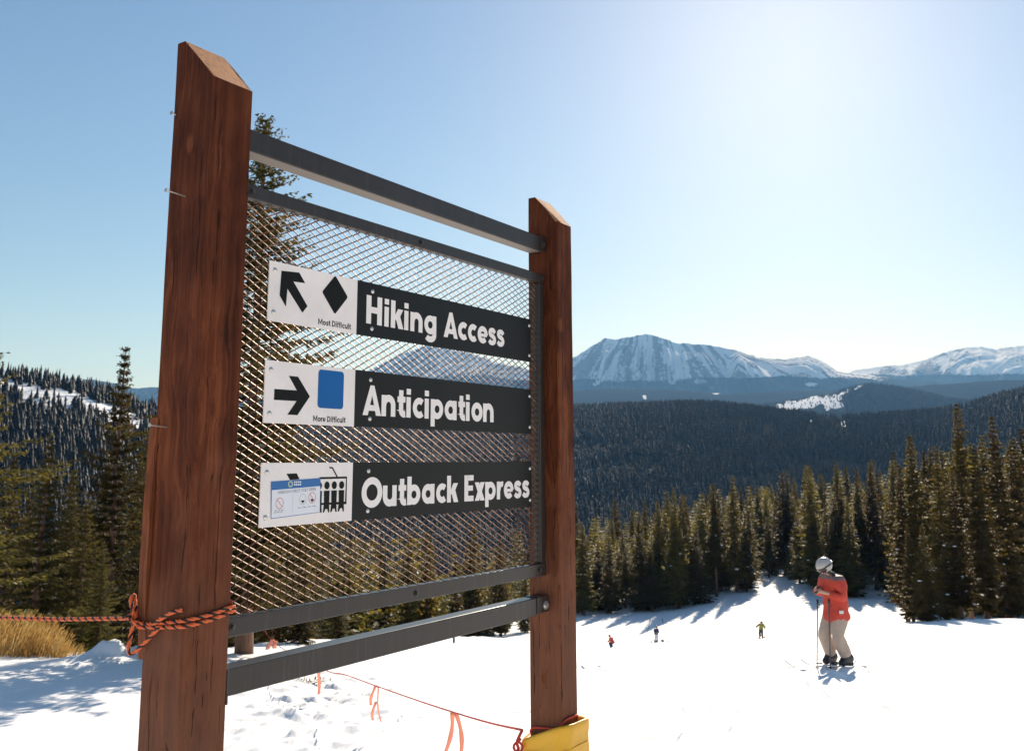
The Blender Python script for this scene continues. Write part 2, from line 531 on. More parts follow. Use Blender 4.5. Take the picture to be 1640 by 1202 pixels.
    M['beige'] = plain('beige_trousers', (0.46, 0.36, 0.29), 0.8, 0, 0.2, 14, 0.5)
    M['helmet'] = plain('pale_helmet', (0.44, 0.41, 0.385), 0.4, 0, 0.06, 20)
    M['dark'] = plain('dark_plastic', (0.022, 0.022, 0.024), 0.4, 0, 0.2, 30)
    M['lens'] = plain('goggle_lens', (0.05, 0.03, 0.03), 0.12, 0.2, 0.1, 30)
    M['skiwhite'] = plain('ski_top', (0.66, 0.66, 0.68), 0.35, 0, 0.1, 12)
    M['skiorange'] = plain('binding_orange', (0.68, 0.16, 0.06), 0.45, 0, 0.1, 12)
    M['skidark'] = plain('ski_dark', (0.03, 0.03, 0.04), 0.35, 0, 0.1, 12)
    M['pole'] = plain('pole_grey', (0.13, 0.12, 0.13), 0.4, 0.4, 0.15, 12)
    M['olive'] = plain('olive_jacket', (0.24, 0.22, 0.05), 0.75, 0, 0.2, 14)
    M['navy'] = plain('navy_trousers', (0.02, 0.035, 0.11), 0.75, 0, 0.2, 14)
    M['redhat'] = plain('red_top', (0.50, 0.07, 0.045), 0.75, 0, 0.2, 14)
    M['palewhite'] = plain('pale_trousers', (0.66, 0.66, 0.68), 0.75, 0, 0.1, 14)
    M['pouch'] = plain('phone_case', (0.05, 0.05, 0.055), 0.3, 0, 0.1, 14)
    return M


M = make_materials()

# ------------------------------------------------------------------ ground shape
_PD = np.array([-60, -20, 0, 4, 8, 16, 30, 50, 70, 86, 100, 115, 130, 160, 200, 260.])
_PZ = np.array([8.0, 1.2, -1.72, -2.12, -2.58, -3.55, -6.0, -9.75, -13.55, -16.4, -17.55, -18.6, -18.95, -20.3, -24.0, -36.])
_PZ[3:] *= np.interp(_PD[3:], [4, 8, 300], [0.99, 0.945, 0.95])
_cx = np.array([-60, -12, -7, -5.3, -4.7, -4.2, -3.4, -2.0, 4, 14.])
_cd = np.array([15.0, 15.0, 15.2, 16.3, 24.0, 45.0, 88.0, 108.0, 116.0, 118.])


def profile(d):
    return (np.interp(d - 3 * np.minimum(1, np.abs(d) / 20), _PD, _PZ) + 2 * np.interp(d, _PD, _PZ) + np.interp(d + 3 * np.minimum(1, np.abs(d) / 20), _PD, _PZ)) / 4


BUMPS = []


def ground(x, d, detail=True):
    x = np.asarray(x, float); d = np.asarray(d, float)
    z = profile(d)
    dc = np.interp(x, _cx, _cd)
    e = np.maximum(d - dc - 0.4, 0)
    z = z - np.minimum(0.30 * e * e / (e + 1.5), 15) * (1 - sstep(1.0, 9.0, x))
    z = z + 0.34 * sstep(-1.5, -5, x) * sstep(7, 14, d)
    z = z + 1.15 * sstep(10, 28, x) * sstep(25, 58, d)
    z = z + 0.10 * fbm(x * 0.13, d * 0.13, 3, 3) * sstep(2, 10, d)
    if detail:
        near = 1 - sstep(24, 60, d)
        z = z + 0.02 * fbm(x * 0.9, d * 0.9, 5, 3) * near
        # churned snow beside the boundary line and along the crest
        ch = np.exp(-((x + 2.25 + 0.10 * (d - 9)) / 0.95) ** 2) * sstep(5.5, 7.5, d) * (1 - sstep(13, 17.5, d))
        ch = np.maximum(ch, 0.8 * np.exp(-((x + 3.6 + 0.0 * d) / 0.9) ** 2) * sstep(10, 12, d) * (1 - sstep(15, 17.5, d)))
        lum = np.abs(fbm(x * 2.4, d * 2.4, 9, 4, 0.55))
        z = z + ch * (0.13 * lum - 0.03) + ch * 0.075 * np.abs(fbm(x * 6.0, d * 6.0, 21, 3, 0.6)) - ch * 0.05 * sstep(0.25, 0.4, fbm(x * 3.5 + 7, d * 3.0, 61, 2))
        for bx, bd, br, bh in BUMPS:
            g = np.exp(-(((x - bx) / br) ** 2 + ((d - bd) / (br * 0.6)) ** 2))
            z = z + bh * g * (0.75 + 0.9 * fbm(x * 3.1, d * 3.1, 31, 3))
        # skied grooves
        tr = np.zeros_like(z)
        for k_, (sx_, sl_, am_, ph_) in enumerate(((0.4, 0.55, 0.5, 0.2), (1.6, 0.30, 0.8, 1.4), (2.6, -0.15, 0.9, 2.3), (3.1, 0.42, 0.6, 3.9), (4.4, 0.1, 1.1, 5.0), (5.4, -0.3, 0.8, 0.9))):
            cx_ = sx_ + sl_ * (d - 7) + am_ * np.sin(d * 0.45 + ph_)
            for o_ in (-0.17, 0.17):
                q_ = x - cx_ - o_
                tr = tr - 0.030 * np.exp(-(q_ / 0.07) ** 2) + 0.012 * np.exp(-((np.abs(q_) - 0.15) / 0.06) ** 2)
        z = z + tr * sstep(0.3, 1.2, x) * sstep(4, 6, d) * (1 - sstep(17, 26, d))
        z = z + 0.012 * np.sin(x * 5.0 + d * 1.3 + 3 * fbm(x * 0.2, d * 0.2, 41, 2)) * sstep(0.1, 0.5, fbm(x * 0.15, d * 0.25, 43, 2)) * sstep(-1, 3, x)
    return z


def hit(px, py, dmin=4.0, dmax=150.0):
    """ground point that shows at a pixel of the photograph"""
    kx, kz = ray(px, py)
    ds = np.geomspace(dmin, dmax, 1500)
    g = ground(kx * ds, ds, False)
    below = np.nonzero(kz * ds <= g)[0]
    d = ds[below[0]] if len(below) else ds[int(np.argmax((g - kz * ds)[:900] / ds[:900]))]
    return kx * d, d, float(ground(kx * d, d))


for px_, py_, br_, bh_ in ((172, 1052, 0.42, 0.16), (196, 1050, 0.36, 0.16), (120, 1058, 0.6, 0.07), (145, 1054, 0.3, 0.09), (212, 1056, 0.3, 0.06)):
    bx_, bd_, _ = hit(px_, py_)
    BUMPS.append((bx_, bd_, br_, bh_))


def axis(lo, hi, d0, d1, step, grow):
    mid = list(np.arange(d0, d1, step))
    a = [d1]; s = step
    while a[-1] < hi: s *= grow; a.append(a[-1] + s)
    b = [d0 - step]; s = step
    while b[-1] > lo: s *= grow; b.append(b[-1] - s)
    return np.array(b[::-1] + mid + a)


def build_snow_slope():
    xs = axis(-150, 170, -7.0, 8.0, 0.045, 1.05)
    ds = axis(-45, 235, 6.5, 17.0, 0.06, 1.03)
    X, D = np.meshgrid(xs, ds)
    Z = ground(X, D)
    V = np.stack([X, D, Z], -1).reshape(-1, 3)
    nx, nd = len(xs), len(ds)
    i = np.arange(nx - 1)[None, :] + (np.arange(nd - 1) * nx)[:, None]
    Fc = np.stack([i, i + 1, i + nx + 1, i + nx], -1).reshape(-1, 4)
    me = mesh_np('snow_slope', V, Fc, True)
    tag(link('snow_slope', me, M['snow']), kind='structure')


def polar(name, sil, rf, rr, zf, shape, cols, rows, over, mat, rib=0.0, ribf=30.0, bumpy=0.0, seed=0, snowfn=None, rockfn=None, az_pad=(0, 0)):
    """a range of hills: its skyline heights are given along azimuth, it rises from radius rf to rr and falls away behind"""
    px = np.array([s[0] for s in sil], float); py = np.array([s[1] for s in sil], float)
    kx = np.array([ray(p, q)[0] for p, q in sil]); kz = np.array([ray(p, q)[1] for p, q in sil])
    az = np.linspace(math.atan(kx[0]), math.atan(kx[-1]), cols)
    t = np.linspace(0, 1 + over, rows)
    A, T = np.meshgrid(az, t)
    rrA = rr * (1 + 0.05 * fbm(A * 4, A * 0 + 0.5, seed + 70, 2))
    kxA = np.tan(A)
    top = np.interp(kxA, kx, kz) * rrA * np.cos(A)
    if shape is not mtn_shape:
        k_ = np.hanning(13); k_ /= k_.sum()
        top = np.apply_along_axis(lambda r: np.convolve(np.pad(r, 6, 'edge'), k_, 'valid'), 1, top)
    Rd = rf + (rrA - rf) * T
    s = np.clip(T, 0, 1)
    base = zf + (top - zf) * (shape(s, A) if shape.__code__.co_argcount > 1 else shape(s))
    back = np.clip(T - 1, 0, 9) * (rrA - rf)
    base = base - back * 0.55
    fade = s * (1 - s) * 4
    if shape is mtn_shape:
        A0 = math.atan(ray(1045, 536)[0])
        Af = A0 + (A - A0) * 0.55 / (1.30 - np.clip(T, 0, 1.0))
    else:
        Af = A
    rib_n = fbm(Af * ribf + 1.2 * fbm(A * 9, T * 3, seed + 5, 2), T * 2.2, seed, 5, 0.55)
    ridg = 1 - 2 * np.abs(rib_n)
    Z = base + rib * (1 - (0.8 * sstep(0.2, 0.23, np.tan(A)) if shape is mtn_shape else 0)) * (top - zf) * ridg * fade ** 0.7 * sstep(0.25, 0.8, s) * (0.25 + 0.75 * sstep(1.0, 0.9, s)) + bumpy * fbm(Rd * np.sin(A) / (rr * 0.09), Rd * np.cos(A) / (rr * 0.09), seed + 11, 4) * fade
    Z = Z + 0.012 * np.abs(top) * fbm(A * 160, A * 0, seed + 3, 3) * sstep(0.8, 1, s) * (rib > 0)
    X = Rd * np.sin(A); Y = Rd * np.cos(A)
    V = np.stack([X, Y, Z], -1).reshape(-1, 3)
    i = np.arange(cols - 1)[None, :] + (np.arange(rows - 1) * cols)[:, None]
    Fc = np.stack([i, i + cols, i + cols + 1, i + 1], -1)[:, :, ::-1].reshape(-1, 4)
    me = mesh_np(name, V, Fc, True)
    # pixel the vertex shows at, only to decide where clearings lie on the hill
    c_, s_ = math.cos(PITCH), math.sin(PITCH)
    dd = Y * c_ + Z * s_; uu = -Y * s_ + Z * c_
    PX = CX + F * X / dd; PY = CY - F * uu / dd
    for an, fn in (('snow', snowfn), ('rock', rockfn)):
        if fn is None: continue
        a = me.attributes.new(an, 'FLOAT', 'POINT')
        a.data.foreach_set('value', np.clip(fn(dict(A=A, Af=Af, T=s, X=X, Y=Y, Z=Z, PX=PX, PY=PY, rib=rib_n)), -1, 2).astype(np.float32).ravel())
    o = tag(link(name, me, mat), kind='structure')
    return o, dict(A=A, T=T, X=X, Y=Y, Z=Z, PX=PX, PY=PY)


def blob(c, x, y, rx, ry, rot=0.0):
    dx = c['PX'] - x; dy = c['PY'] - y
    a = math.cos(rot); b = math.sin(rot)
    wx = 0.55 * fbm(c['PX'] * 0.11, c['PY'] * 0.16, int(x) % 97, 3); wy = 0.55 * fbm(c['PX'] * 0.13 + 9, c['PY'] * 0.17, int(y) % 89, 3)
    u = (dx * a + dy * b) / rx + wx; v = (-dx * b + dy * a) / ry + wy
    return np.clip(1.35 - np.sqrt(u * u + v * v), -1.5, 1)


# far snow mountains, the wooded ridge in front of them, the hill at left
MTN = [(-300, 598), (0, 606), (60, 604), (90, 602), (130, 602), (170, 606), (215, 618), (240, 615), (300, 622), (420, 632), (540, 612), (590, 590), (640, 565), (690, 549),
       (720, 556), (760, 566), (800, 580), (850, 590), (885, 588), (925, 567), (945, 555), (968, 541), (985, 543), (1015, 536), (1035, 533), (1060, 541), (1088, 551),
       (1102, 549), (1140, 553), (1165, 557), (1178, 561), (1200, 570), (1240, 576), (1260, 576), (1290, 570), (1310, 575), (1340, 595), (1380, 601), (1420, 606),
       (1500, 615), (1640, 626), (1900, 640)]
MTN2 = [(1180, 625), (1340, 601), (1375, 593), (1400, 589), (1440, 586), (1480, 578), (1510, 567), (1540, 558), (1570, 557), (1600, 561), (1640, 555), (1700, 545), (1800, 550), (2100, 575)]
DARK = [(820, 700), (1000, 690), (1150, 668), (1230, 648), (1290, 638), (1335, 631), (1365, 621), (1392, 616), (1425, 619), (1470, 628), (1520, 640), (1570, 648), (1640, 652), (1750, 656), (1900, 650)]
BAND = [(820, 640), (925, 625), (1000, 622), (1080, 625), (1160, 632), (1260, 628), (1400, 625), (1500, 618), (1600, 612), (1700, 610), (1900, 612)]
RIDGE = [(200, 705), (350, 685), (500, 675), (700, 664), (925, 656), (1020, 652), (1100, 649), (1150, 651), (1200, 657), (1300, 669), (1380, 672), (1440, 669), (1500, 664), (1540, 657), (1600, 641), (1660, 627), (1750, 605), (1900, 585)]
LHILL = [(-500, 560), (-200, 582), (-60, 590), (0, 597), (40, 603), (100, 610), (150, 622), (200, 640), (250, 662), (300, 692), (380, 750), (480, 830)]


def snow_mtn(c):
    tl = 606 + 7 * fbm(c['A'] * 26, c['T'] * 3, 77, 4) + 3 * np.sin(c['A'] * 20)
    s = 0.5 + (tl - c['PY']) / 12.0
    s = np.maximum(s, 1.05 * (sstep(0.45, 0.55, blob(c, 1148, 624, 17, 8)))) if False else s
    for g in ((1300, 617, 14, 4), (1078, 612, 10, 4), (1120, 612, 12, 4), (955, 614, 14, 4, -0.5)):
        s = np.maximum(s, blob(c, *g) * 1.1)
    return s


def rock_mtn(c):
    return 0.40 + 0.6 * fbm(c['Af'] * 110 + 1.5 * fbm(c['A'] * 30, c['T'] * 4, 8, 2), c['T'] * 5, 91, 4, 0.6) + 0.45 * fbm(c['Af'] * 300 + 2.5 * fbm(c['A'] * 40, c['T'] * 5, 18, 2), c['T'] * 9, 95, 3, 0.6) + 0.55 * (0.35 - np.abs(c['rib']))


def ridge_density(px, py):
    n = float(fbm(px * 0.022, py * 0.06, 71, 3))
    return 0.12 if n > 0.42 else (0.6 if n > 0.30 else 1.0)


def mtn_shape(s, A):
    w = sstep(0.215, 0.235, np.tan(A))
    k0 = 0.80 - 0.20 * w
    steep = np.interp(s, [0, 0.3, 0.55, 0.72, 0.79, 1.0], [0, 0.17, 0.33, 0.44, 0.50, 1.0])
    gentle = np.interp(s, [0, 0.3, 0.5, 0.62, 0.8, 1.0], [0, 0.2, 0.38, 0.55, 0.84, 1.0])
    return steep * (1 - w) + gentle * w


def build_far():
    polar('snow_mountain', MTN, 5200, 9000, -150, mtn_shape, 1500, 150, 0.3, M['mountain'], 0.21, 48, 40, 3, snow_mtn, rock_mtn)

    def snow_m2(c):
        tl = 602 + 6 * fbm(c['A'] * 30, c['T'] * 3, 57, 4)
        return 0.5 + (tl - c['PY']) / 14.0
    polar('snow_mountain_right', MTN2, 7200, 11500, -150, lambda s: 0.12 * s + 0.5 * sstep(0, 0.8, s) + 0.38 * s ** 4, 420, 120, 0.3, M['mountain'], 0.13, 22, 60, 13, snow_m2,
          lambda c: 0.40 + 0.5 * fbm(c['A'] * 70, c['T'] * 6, 93, 4))

    def snow_band(c):
        s = np.zeros_like(c['A']) - 1.0
        for g in ((1148, 628, 14, 5), (1032, 636, 4, 4, -0.8), (1300, 622, 12, 3, 0.2)):
            s = np.maximum(s, blob(c, *g) * 1.2)
        return s
    polar('wooded_foothill', BAND, 3800, 6000, -150, lambda s: 0.5 * s + 0.5 * sstep(0, 1, s), 400, 70, 0.3, M['mountain'], 0.02, 12, 40, 23, snow_band)

    def snow_dark(c):
        s = np.zeros_like(c['A']) - 0.7
        for g in ((1262, 652, 26, 8, -0.2), (1300, 646, 30, 9, -0.18), (1330, 646, 18, 12, 0), (1352, 630, 12, 3, -0.5), (1375, 621, 10, 2, -0.5)):
            s = np.maximum(s, blob(c, *g) * 1.25)
        return s
    o, g = polar('dark_hill', DARK, 2600, 4200, -150, lambda s: 0.4 * s + 0.6 * sstep(0, 1, s), 420, 90, 0.3, M['mountain'], 0.0, 12, 12, 33, snow_dark)
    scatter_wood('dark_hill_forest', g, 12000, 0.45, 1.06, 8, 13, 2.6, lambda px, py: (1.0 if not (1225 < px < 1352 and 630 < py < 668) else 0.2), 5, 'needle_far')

    def snow_ridge(c):
        s = np.zeros_like(c['A']) - 0.12 + 0.3 * sstep(0.5, 0.9, c['T']) * 0
        for g in ((1285, 676, 5, 3), (1298, 676, 3, 3), (1325, 676, 2, 5), (1420, 690, 2, 8), (1440, 690, 2, 8), (1520, 672, 4, 4), (1560, 664, 3, 6), (965, 660, 3, 5), (1002, 662, 3, 3), (1043, 756, 3, 6), (1460, 682, 3, 4), (1230, 672, 4, 3), (1350, 680, 3, 5)):
            s = np.maximum(s, blob(c, *g) * 1.3)
        return s
    o, g = polar('forest_ridge', RIDGE, 150, 1750, -42, lambda s: np.interp(s, [0, 0.15, 0.34, 0.45, 0.6, 0.8, 0.93, 1], [0, -0.22, -0.27, -0.1, 0.25, 0.72, 0.95, 1.0]), 420, 160, 0.5, M['hillcover'], 0.0, 10, 12, 43, snow_ridge)
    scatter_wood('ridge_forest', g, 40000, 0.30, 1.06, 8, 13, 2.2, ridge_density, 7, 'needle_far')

    def snow_left(c):
        s = np.zeros_like(c['A']) + 0.02
        for g in ((45, 622, 60, 16, 0.25), (150, 648, 80, 12, 0.42), (75, 640, 40, 14, 0.2), (215, 668, 60, 10, 0.5), (110, 605, 80, 8, 0.12)):
            s = np.maximum(s, blob(c, *g) * 1.3)
        return s
    o, g = polar('left_hill', LHILL, 150, 620, -45, lambda s: np.interp(s, [0, 0.2, 0.45, 0.7, 0.9, 1], [0, -0.1, 0.12, 0.52, 0.9, 1.0]), 260, 110, 0.6, M['hillcover'], 0.0, 10, 5, 53, snow_left)

    def dens(px, py):
        for cx_, cy_, rx, ry, ro in ((45, 624, 50, 12, 0.25), (150, 650, 75, 9, 0.42), (75, 640, 40, 10, 0.2), (210, 668, 50, 8, 0.5)):
            dx, dy = px - cx_, py - cy_
            a, b = math.cos(ro), math.sin(ro)
            if ((dx * a + dy * b) / rx) ** 2 + ((-dx * b + dy * a) / ry) ** 2 < 1: return 0.10
        return 1.0
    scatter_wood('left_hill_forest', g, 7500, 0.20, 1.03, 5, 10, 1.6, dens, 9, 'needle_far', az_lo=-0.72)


def scatter_wood(name, g, count, t0, t1, h0, h1, w, dens, seed, mat, az_lo=-9):
    """a far wood that reads as one mass: small ragged firs with two or three skirts each, joined"""
    rng = np.random.default_rng(seed)
    rows, cols = g['A'].shape
    T = g['T'][:, 0]
    pts = []
    n_try = int(count * 1.25)
    ti = rng.uniform(t0 ** 1.5, t1 ** 1.5, n_try) ** (1 / 1.5)
    fi = np.interp(ti, T, np.arange(rows)); ci = rng.uniform(1, cols - 2, n_try)
    for f, c in zip(fi, ci):
        r0, c0 = int(f), int(c)
        if r0 >= rows - 1: continue
        a, b = f - r0, c - c0
        def L(k):
            q = g[k]
            return (q[r0, c0] * (1 - b) + q[r0, c0 + 1] * b) * (1 - a) + (q[r0 + 1, c0] * (1 - b) + q[r0 + 1, c0 + 1] * b) * a
        if L('A') < az_lo: continue
        if rng.random() > dens(L('PX'), L('PY')): continue
        pts.append((L('X'), L('Y'), L('Z')))
        if len(pts) >= count: break
    P = np.array(pts)
    n = len(P)
    H = rng.uniform(h0, h1, n) * (0.8 + 0.4 * rng.random(n)); W = w * (0.7 + 0.6 * rng.random(n)); ph = rng.uniform(0, 6.28, n)
    Vs, Fs = [], []
    off = 0
    for (zb, zt, rb) in ((0.05, 0.55, 1.0), (0.32, 0.82, 0.72), (0.6, 1.0, 0.42)):
        k = 5
        ang = ph[:, None] + np.arange(k)[None] * 2 * math.pi / k + zb * 3
        jit = 0.7 + 0.6 * rng.random((n, k))
        ring = np.stack([P[:, None, 0] + np.cos(ang) * W[:, None] * rb * jit, P[:, None, 1] + np.sin(ang) * W[:, None] * rb * jit,
                         P[:, None, 2] + H[:, None] * (zb + 0.06 * (rng.random((n, k)) - 0.5))], -1)
        tip = np.stack([P[:, 0] + rng.normal(0, .12, n), P[:, 1] + rng.normal(0, .12, n), P[:, 2] + H * zt], -1)[:, None]
        V = np.concatenate([ring, tip], 1).reshape(-1, 3)
        base = off + np.arange(n)[:, None] * (k + 1)
        for j in range(k):
            Fs.append(np.concatenate([base + j, base + (j + 1) % k, base + k], 1))
        Vs.append(V); off += len(V)
    me = mesh_np(name, np.concatenate(Vs), np.concatenate(Fs))
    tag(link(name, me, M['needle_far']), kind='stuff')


def build_floor():
    n = 60
    rr = [0.0, 60, 400, 1200, 2400, 2900]
    V = [(0, 0, -150.0)]; Fc = []
    for r in rr[1:]:
        for k in range(n):
            a = 2 * math.pi * k / n
            V.append((r * math.cos(a), r * math.sin(a), -150 - 0.0))
    for k in range(n):
        Fc.append((0, 1 + k, 1 + (k + 1) % n))
    for i in range(len(rr) - 2):
        for k in range(n):
            a = 1 + i * n + k; b = 1 + i * n + (k + 1) % n
            Fc.append((a, a + n, b + n, b))
    tag(link('valley_floor', mesh_py('valley_floor', V, Fc), M['hillcover']), kind='structure')


build_floor()
build_snow_slope()
build_far()

# air between here and the mountains
hz = box('haze', None, None, -16000, 16000, -16000, 16000, -152, 1560) if False else None
t = NT('haze_air')
t.t.nodes.remove(t.b)
pv = t.n('ShaderNodeVolumePrincipled', {'Color': (0.24, 0.54, 1.0, 1), 'Density': 0.000052, 'Anisotropy': 0.1, 'Absorption Color': (1, 1, 1, 1)})
t.t.links.new(pv.outputs[0], t.out.inputs['Volume'])
hz = tag(link('haze', bm_mesh('haze', box_geo(-12800, 12800, -3000, 12800, -152, 1650)), t.m), kind='stuff')


# ------------------------------------------------------------------ the sign
TH = 0.5827
SO = Vector((-0.8789, 2.4851, 0))
ZB = -2.05                                     # ground under the sign
S = dict(a=0.14, b1=0.1808, a2=0.1289, b2=0.1524, v2=-0.0567, L=1.7730, zt0=1.0823, zt1=1.2250, bev1=0.0377, zt2=1.0398, zt3=1.1671, bev2=0.0382,
         vr=0.004, zr1=0.9723, zr0=0.9055, vf=0.0075, zf1=0.8062, zf0=0.7660, zg1=-0.4174, zg0=-0.4676, zs1=-0.5487, zs0=-0.6205,
         vs=0.025, su0=0.2476, sub=0.6246, su1=1.6822)
SIGN_ROT = math.pi / 2 - TH
sign = empty('trail_sign', (SO.x, SO.y, ZB), SIGN_ROT)
tag(sign, 'large trail sign of two reddish timber posts, steel rails, wire mesh and three panels', 'sign')


def sign_world(u, v, z):
    return Vector((SO.x + u * math.sin(TH) - v * math.cos(TH), SO.y + u * math.cos(TH) + v * math.sin(TH), z))


def post_mesh(name, a, b, zt0, zt1, bev, lean, seed, notch=None):
    """timber post: slanted top cut, eased and slightly waney edges"""
    zb = -0.35
    rng = np.random.default_rng(seed)
    nz = 90
    ring_def = []   # (u, v, du, dv): corner split in two for the eased edge
    e = 1.0
    ring_def = [(0, 0, 0, 1), (0, 0, 1, 0), (a * 0.35, 0, 0, 0), (a * 0.7, 0, 0, 0), (a, 0, -1, 0), (a, 0, 0, 1), (a, (b - bev) * 0.5, 0, 0), (a, b - bev, 0, 0), (a, b, 0, -1), (a, b, -1, 0),
                (a * 0.5, b, 0, 0), (0, b, 1, 0), (0, b, 0, -1), (0, b - bev, 0, 0), (0, (b - bev) * 0.5, 0, 0)]
    V, Fc, MI = [], [], []
    n = len(ring_def)
    for i in range(nz + 1):
        s = i / nz
        for k, (u, v, du, dv) in enumerate(ring_def):
            vv = v
            top = zt1 if vv >= b - bev - 1e-6 else zt0 + (zt1 - zt0) * vv / (b - bev)
            z = zb + (top - ZB - zb) * s
            ease = 0.0045
            corner = {0: 0, 1: 0, 4: 1, 5: 1, 8: 2, 9: 2, 11: 3, 12: 3}.get(k)
            if corner is not None:
                ease = 0.004 + 0.0035 * max(0, float(fbm(z * 1.3, corner * 7.3 + seed, seed, 3))) * 2
                if notch and corner == 0:
                    zc, zw, am = notch
                    ease += am * math.exp(-((z - zc) / zw) ** 2) * (0.6 + 0.8 * float(vnoise(z * 30, 0.5, 4)))
            uu = u + du * ease; vv2 = v + dv * ease
            uu += 0.0012 * float(fbm(z * 2.1, k * 0.6, seed + 2, 3)); vv2 += 0.0012 * float(fbm(z * 2.3, k * 0.6 + 9, seed + 3, 3))
            zr = z + ZB
            V.append((uu + lean[0] * zr, vv2 + lean[1] * zr, z))
    for i in range(nz):
        for k in range(n):
            k2 = (k + 1) % n
            Fc.append((i * n + k, i * n + k2, (i + 1) * n + k2, (i + 1) * n + k)); MI.append(0)
    o = nz * n
    Fc.append(tuple(o + k for k in (14, 0, 1, 2, 3, 4, 5, 6, 7, 13))); MI.append(1)
    Fc.append(tuple(o + k for k in (13, 7, 8, 9, 10, 11, 12))); MI.append(0)
    Fc.append(tuple(range(n))[::-1]); MI.append(0)
    return mesh_py(name, V, Fc, False, MI)


def build_sign():
    P = sign
    Z = lambda z: z - ZB
    q = S
    p1 = link('post', post_mesh('post', q['a'], q['b1'], q['zt0'], q['zt1'], q['bev1'], (-0.0064, -0.0066), 3, (Z(-0.50), 0.13, 0.010)), [M['post'], M['endgrain']], P)
    p1['label'] = 'thick near post with orange rope tied round it'
    me = post_mesh('post_far', q['a2'], q['b2'], q['zt2'], q['zt3'], q['bev2'], (-0.0011, -0.0008), 8)
    p2 = link('post', me, [M['post2'], M['endgrain']], P)
    p2.location = (q['L'], q['v2'], 0)
    p2['label'] = 'far post standing in a yellow pad'
    # strip of paler timber down the back edge of the near post
    V = []
    lean = lambda z: (-0.0064 * (z + ZB), -0.0066 * (z + ZB))
    zs = np.linspace(Z(-0.52), Z(0.125), 14)
    Fc = []
    for i, z in enumerate(zs):
        lu, lv = lean(z)
        w = 0.010 * min(1, 0.35 + (len(zs) - 1 - i) * 0.12) * min(1.0, -0.1 + i * 0.3)
        for (u, v) in ((-w, q['b1'] - 0.014), (0.05, q['b1'] - 0.014), (0.05, q['b1'] + 0.018), (-w, q['b1'] + 0.018)):
            V.append((u + lu + 0.001 * math.sin(i * 2.1), v + lv, z))
    for i in range(len(zs) - 1):
        for k in range(4):
            Fc.append((i * 4 + k, i * 4 + (k + 1) % 4, i * 4 + 4 + (k + 1) % 4, i * 4 + 4 + k))
    Fc += [(3, 2, 1, 0), tuple(len(V) - 4 + k for k in range(4))]
    link('batten', mesh_py('batten', V, Fc), M['batten'], P)
    for zz, vv, ln, dr in ((0.745, 0.10, 0.060, 0.0), (-0.0 + 0.03 + 0.065, 0.125, 0.05, 0.0), (1.0, 0.165, 0.012, 0)):
        z = Z(zz); lu, lv = lean(z)
        g = join_geo([tube_np([(lu + 0.02, vv + lv, z), (lu - ln, vv + lv + 0.006, z + 0.006)], 0.0022, 6),
                      tube_np([(lu - ln, vv + lv + 0.006, z + 0.006), (lu - ln - 0.0025, vv + lv + 0.0062, z + 0.0062)], 0.0058, 8)])
        link('nail', mesh_py('nail', *g), M['zinc'], P)
    a, L = q['a'], q['L']

    def bolt(u, v, z, r=0.011, mat='bolt'):
        g = join_geo([tube_np([(u, v + 0.004, z), (u, v - 0.0015, z)], r * 1.5, 14), tube_np([(u, v, z), (u, v - 0.008, z)], r, 6)])
        link('bolt', mesh_py('bolt', *g), M[mat], P)
    # rails (square tube) with end plates
    u0, u1 = a - 0.004, L - 0.003
    top = box('rail', M['steel'], P, u0, u1 - 0.038, q['vr'], q['vr'] + 0.062, Z(q['zr0']), Z(q['zr1']), bev=0.003)
    box('rail_snow_bounce', M['underside'], P, u0 + 0.002, u1 - 0.039, q['vr'] + 0.003, q['vr'] + 0.059, Z(q['zr0']) - 0.0012, Z(q['zr0']) + 0.002)  # thin added strip that paints the snow bounce under the top rail
    top['label'] = 'upper steel rail with snow-bounce light painted on its underside'
    box('rail_bracket', M['steel'], P, u1 - 0.036, u1 + 0.001, q['vr'] - 0.003, q['vr'] + 0.060, Z(q['zr0']) + 0.003, Z(q['zr1']) + 0.002, bev=0.002)
    bolt(u1 - 0.02, q['vr'] - 0.004, Z((q['zr0'] + q['zr1']) / 2))
    low = box('rail', M['steel'], P, u0 - 0.002, u1 - 0.085, q['vr'], q['vr'] + 0.062, Z(q['zs0']), Z(q['zs1']), bev=0.003)
    low['label'] = 'lower steel rail with a bright top face'
    box('rail_bracket', M['steel'], P, u1 - 0.083, u1 + 0.001, q['vr'] - 0.004, q['vr'] + 0.060, Z(q['zs0']) + 0.008, Z(q['zs1']) + 0.003, bev=0.003)
    box('end_plate', M['bolt'], P, a + 0.001, a + 0.006, q['vr'] - 0.003, q['vr'] + 0.075, Z(q['zs0']) - 0.02, Z(q['zs1']) - 0.001, bev=0.001)
    bolt(u1 - 0.022, q['vr'] - 0.005, Z((q['zs0'] + q['zs1']) / 2), 0.012, 'zinc')
    # flat bars holding the mesh
    fb0, fb1 = q['vf'], q['vf'] + 0.03
    bar = box('frame_bar', M['steel'], P, a - 0.003, L - 0.006, fb0, fb1, Z(q['zf0']), Z(q['zf1']), bev=0.002)
    bar = box('frame_bar', M['steel'], P, a - 0.003, L - 0.006, fb0, fb1, Z(q['zg0']), Z(q['zg1']), bev=0.002)
    box('frame_bar', M['steel'], P, L - 0.040, L - 0.008, fb0 + 0.002, fb1 + 0.02, Z(q['zg1']) + 0.001, Z(q['zf0']) - 0.001, bev=0.002)
    for u, z in ((a + 0.018, 0.786), (0.93, 0.786), (L - 0.03, 0.786), (a + 0.016, -0.443), (0.93, -0.443), (L - 0.06, -0.443)):
        bolt(u, fb0 - 0.0005, Z(z), 0.0075)
    # expanded wire mesh: every strand is a bar, two families crossing
    mu0, mu1, mz0, mz1 = a - 0.002, L - 0.04, q['zg1'] - 0.004, q['zf0'] + 0.004
